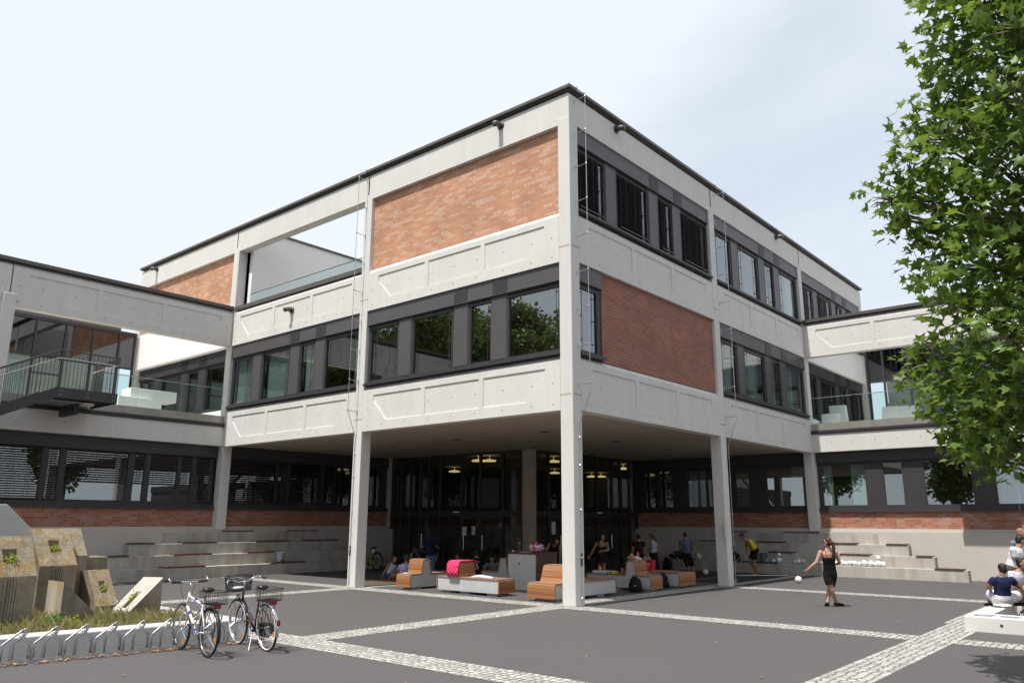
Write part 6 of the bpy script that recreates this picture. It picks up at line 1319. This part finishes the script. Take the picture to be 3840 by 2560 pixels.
def num(t, J, fr, side, up_, *a):
    c = J['ch'].lerp(J['pv'], .42)-fr*.155; ang = math.atan2(-fr.y, -fr.x)+math.pi/2
    text('5', .26, M['paper'], t, c-fr*.0, (R(84),0,ang)); b = MB()
    q = J['ch'].lerp(J['pv'], .06)-fr*.150; 
    for k in range(6): cc = q+side*(-.10+k*.036); b.ell(cc, .011, .011, .012, n=6, k=4)
    b.build('name_print', M['paper'], t)
person('number', 'seated person in a black shirt with a white number 5 on the back', 1, AWAY, (.008,.007,.007), (.010,.010,.014), (.012,.012,.02), None, 'short', .6, g2, shorts=.8, extra=num)
person('greytee', 'seated person in a grey T-shirt looking down at the dark timber bench', 1, TOW+(-.6,), (.02,.013,.010), (.17,.18,.22), BLK, None, 'short', .6, g2, shorts=.9)
person('navyseat', 'man in a dark navy T-shirt and white shorts crouched on the planter rim, back turned', 2, AWAY+(-.25,), (.008,.007,.007), (.013,.018,.055), (.62,.60,.66), BLK, 'short', .55, g3, build=1.12, shorts=.85, topend=1)
person('whitetee', 'man in a white T-shirt bending forward at the right edge behind the seated ones', 1, RIGHT+(-.3,), (.012,.010,.010), (.68,.67,.70), (.10,.08,.055), BLK, 'short', .7, g3, build=1.1, shorts=1.5)
person('faceman', 'young man in a grey white T-shirt turning his face to the right', 1, mixd(TOW,RIGHT,.5), (.012,.009,.008), (.50,.50,.55), (.10,.09,.09), BLK, 'short', .6, g3, build=1.08, shorts=.9)
person('greyhair', 'man with thin hair in a blue grey shirt standing furthest back at the right edge', 1, mixd(TOW,RIGHT,.6), (.22,.13,.09), (.16,.18,.22), (.10,.10,.12), BLK, 'short', .7, g3, build=1.08, shorts=1.5)
# ================================================================ trees
def maple(b, c, d, e, s, rnd):
    """one lobed leaf: fan of triangles folded a little along its midrib"""
    d = d.normalized(); e = (e-d*e.dot(d)).normalized(); nn = d.cross(e); f = rnd.uniform(.05,.3)
    O = ((0,-.10),(.26,.02),(.50,-.12),(.36,.22),(.60,.52),(.26,.46),(.14,.58),(0,1.0))
    up_ = [c+d*(y*s)+e*(x*s)+nn*(abs(x)*s*f-(y*y)*s*.12) for x, y in O]; lo = [c+d*(y*s)-e*(x*s)+nn*(abs(x)*s*f-(y*y)*s*.12) for x, y in O[1:-1]]
    loop = up_+lo[::-1]; k = c+d*(.3*s)
    ids = [b.P(p) for p in loop]; ci = b.P(k); n = len(ids)
    for i in range(n): b.idx([ci, ids[i], ids[(i+1) % n]])
def crown(clumps, n_per, size, seed, mat, name, parent, leaf=maple):
    rnd = random.Random(seed); b = MB()
    for (cx, cy, cz, r) in clumps:
        n = int(n_per*r*r); c = Vector((cx,cy,cz))
        for i in range(n):
            v = Vector((rnd.gauss(0,1), rnd.gauss(0,1), rnd.gauss(0,1))).normalized()
            rr = r*(rnd.random()**.42)*(1+.22*math.sin(v.x*5+cx)*math.sin(v.y*4+cy)+.15*math.sin(v.z*7))
            p = c+Vector((v.x*rr, v.y*rr, v.z*rr*.85))
            d = Vector((rnd.uniform(-1,1), rnd.uniform(-1,1), rnd.uniform(-.9,.25)))+v*.5
            e = Vector((rnd.uniform(-1,1), rnd.uniform(-1,1), rnd.uniform(-.5,.5)))
            leaf(b, p, d, e, size*rnd.uniform(.6,1.25), rnd)
    return b.build(name, mat, parent, recalc=False)
def quad(b, c, d, e, s, rnd):
    d = d.normalized(); e = (e-d*e.dot(d)).normalized(); b.face([c, c+d*s*.5+e*s*.35, c+d*s, c+d*s*.5-e*s*.35])
def limbs(t, trunk, r0, clumps, mat, seed):
    rnd = random.Random(seed); b = MB(); P = [Vector(p) for p in trunk]; n = len(P)
    b.tube(P, [r0*(1-.8*i/(n-1)) for i in range(n)], 12); b.build('trunk', mat, t, smooth=True)
    for (cx, cy, cz, r) in clumps:
        c = Vector((cx,cy,cz)); k = min(range(n), key=lambda i: (P[i]-c).length+max(0, P[i].z-c.z)*1.5); s = P[k]
        L_ = (c-s).length; m1 = s.lerp(c,.4)+Vector((rnd.uniform(-.2,.2),rnd.uniform(-.2,.2),.06*L_)); rr = max(.02, r0*(1-.8*k/(n-1))*.4)
        b = MB(); b.tube([s, m1, c], [rr, rr*.6, .015], 7)
        for q in range(5):
            v = Vector((rnd.uniform(-1,1),rnd.uniform(-1,1),rnd.uniform(-.7,.9))).normalized()*r*.8; b.tube([m1.lerp(c,.3+.14*q), c+v*.5, c+v], [.018,.01,.004], 5)
        b.build('limb', mat, t, smooth=True)
PT = thing('plane_tree', 'large leafy plane tree overhanging the right edge of the view', 'tree', (-3.3,-11.9,0))
TR_CL = CLUMPS
limbs(PT, [(-3.3,-11.9,0),(-3.25,-11.85,1.6),(-3.3,-11.7,3.2),(-3.1,-11.6,5.2),(-3.2,-11.4,7.5),(-3.1,-11.3,10.0),(-3.2,-11.2,12.5)], .32, TR_CL, M['bark'], 3)
crown(TR_CL, 300, .15, 21, M['leaf'], 'crown', PT)
# trees across the courtyard, behind the viewpoint: they stand in the window reflections
def far_tree(x, y, h, seed, label):
    rnd = random.Random(seed); t = thing('courtyard_tree', label, 'tree', (x,y,0), 'trees across the courtyard')
    cl = []
    for k in range(24):
        a = rnd.random()*6.283; f = rnd.random(); z = h*(.34+.62*f); R0 = h*.30*math.sin(math.pi*min(1,.22+.78*(1-f)))**.8
        cl.append((x+R0*rnd.uniform(.3,1)*math.cos(a), y+R0*rnd.uniform(.3,1)*math.sin(a), z, h*.10*rnd.uniform(.8,1.3)))
    b = MB(); b.tube([(x,y,0),(x+.2,y,h*.3),(x,y+.2,h*.6),(x,y,h*.9)], [.3,.25,.16,.04], 9); b.build('trunk', M['bark'], t, smooth=True)
    crown(cl, 190, .42, seed, M['leafb'], 'crown', t, quad)
for i, (x, y, h) in enumerate(((-27,14,12.5),(-28,24,15),(-27,33,16.5),(-29,43,17),(-31,53,16),(-27,4,12),(-31,-6,14),(-29,-17,15),(-22,-27,14),(-11,-31,13),(1,-30,12),(13,-33,13),(-36,20,17),(-38,36,18))):
    far_tree(x, y, h*1.22, 100+i, 'broad leafy tree standing across the courtyard, mirrored in the windows')
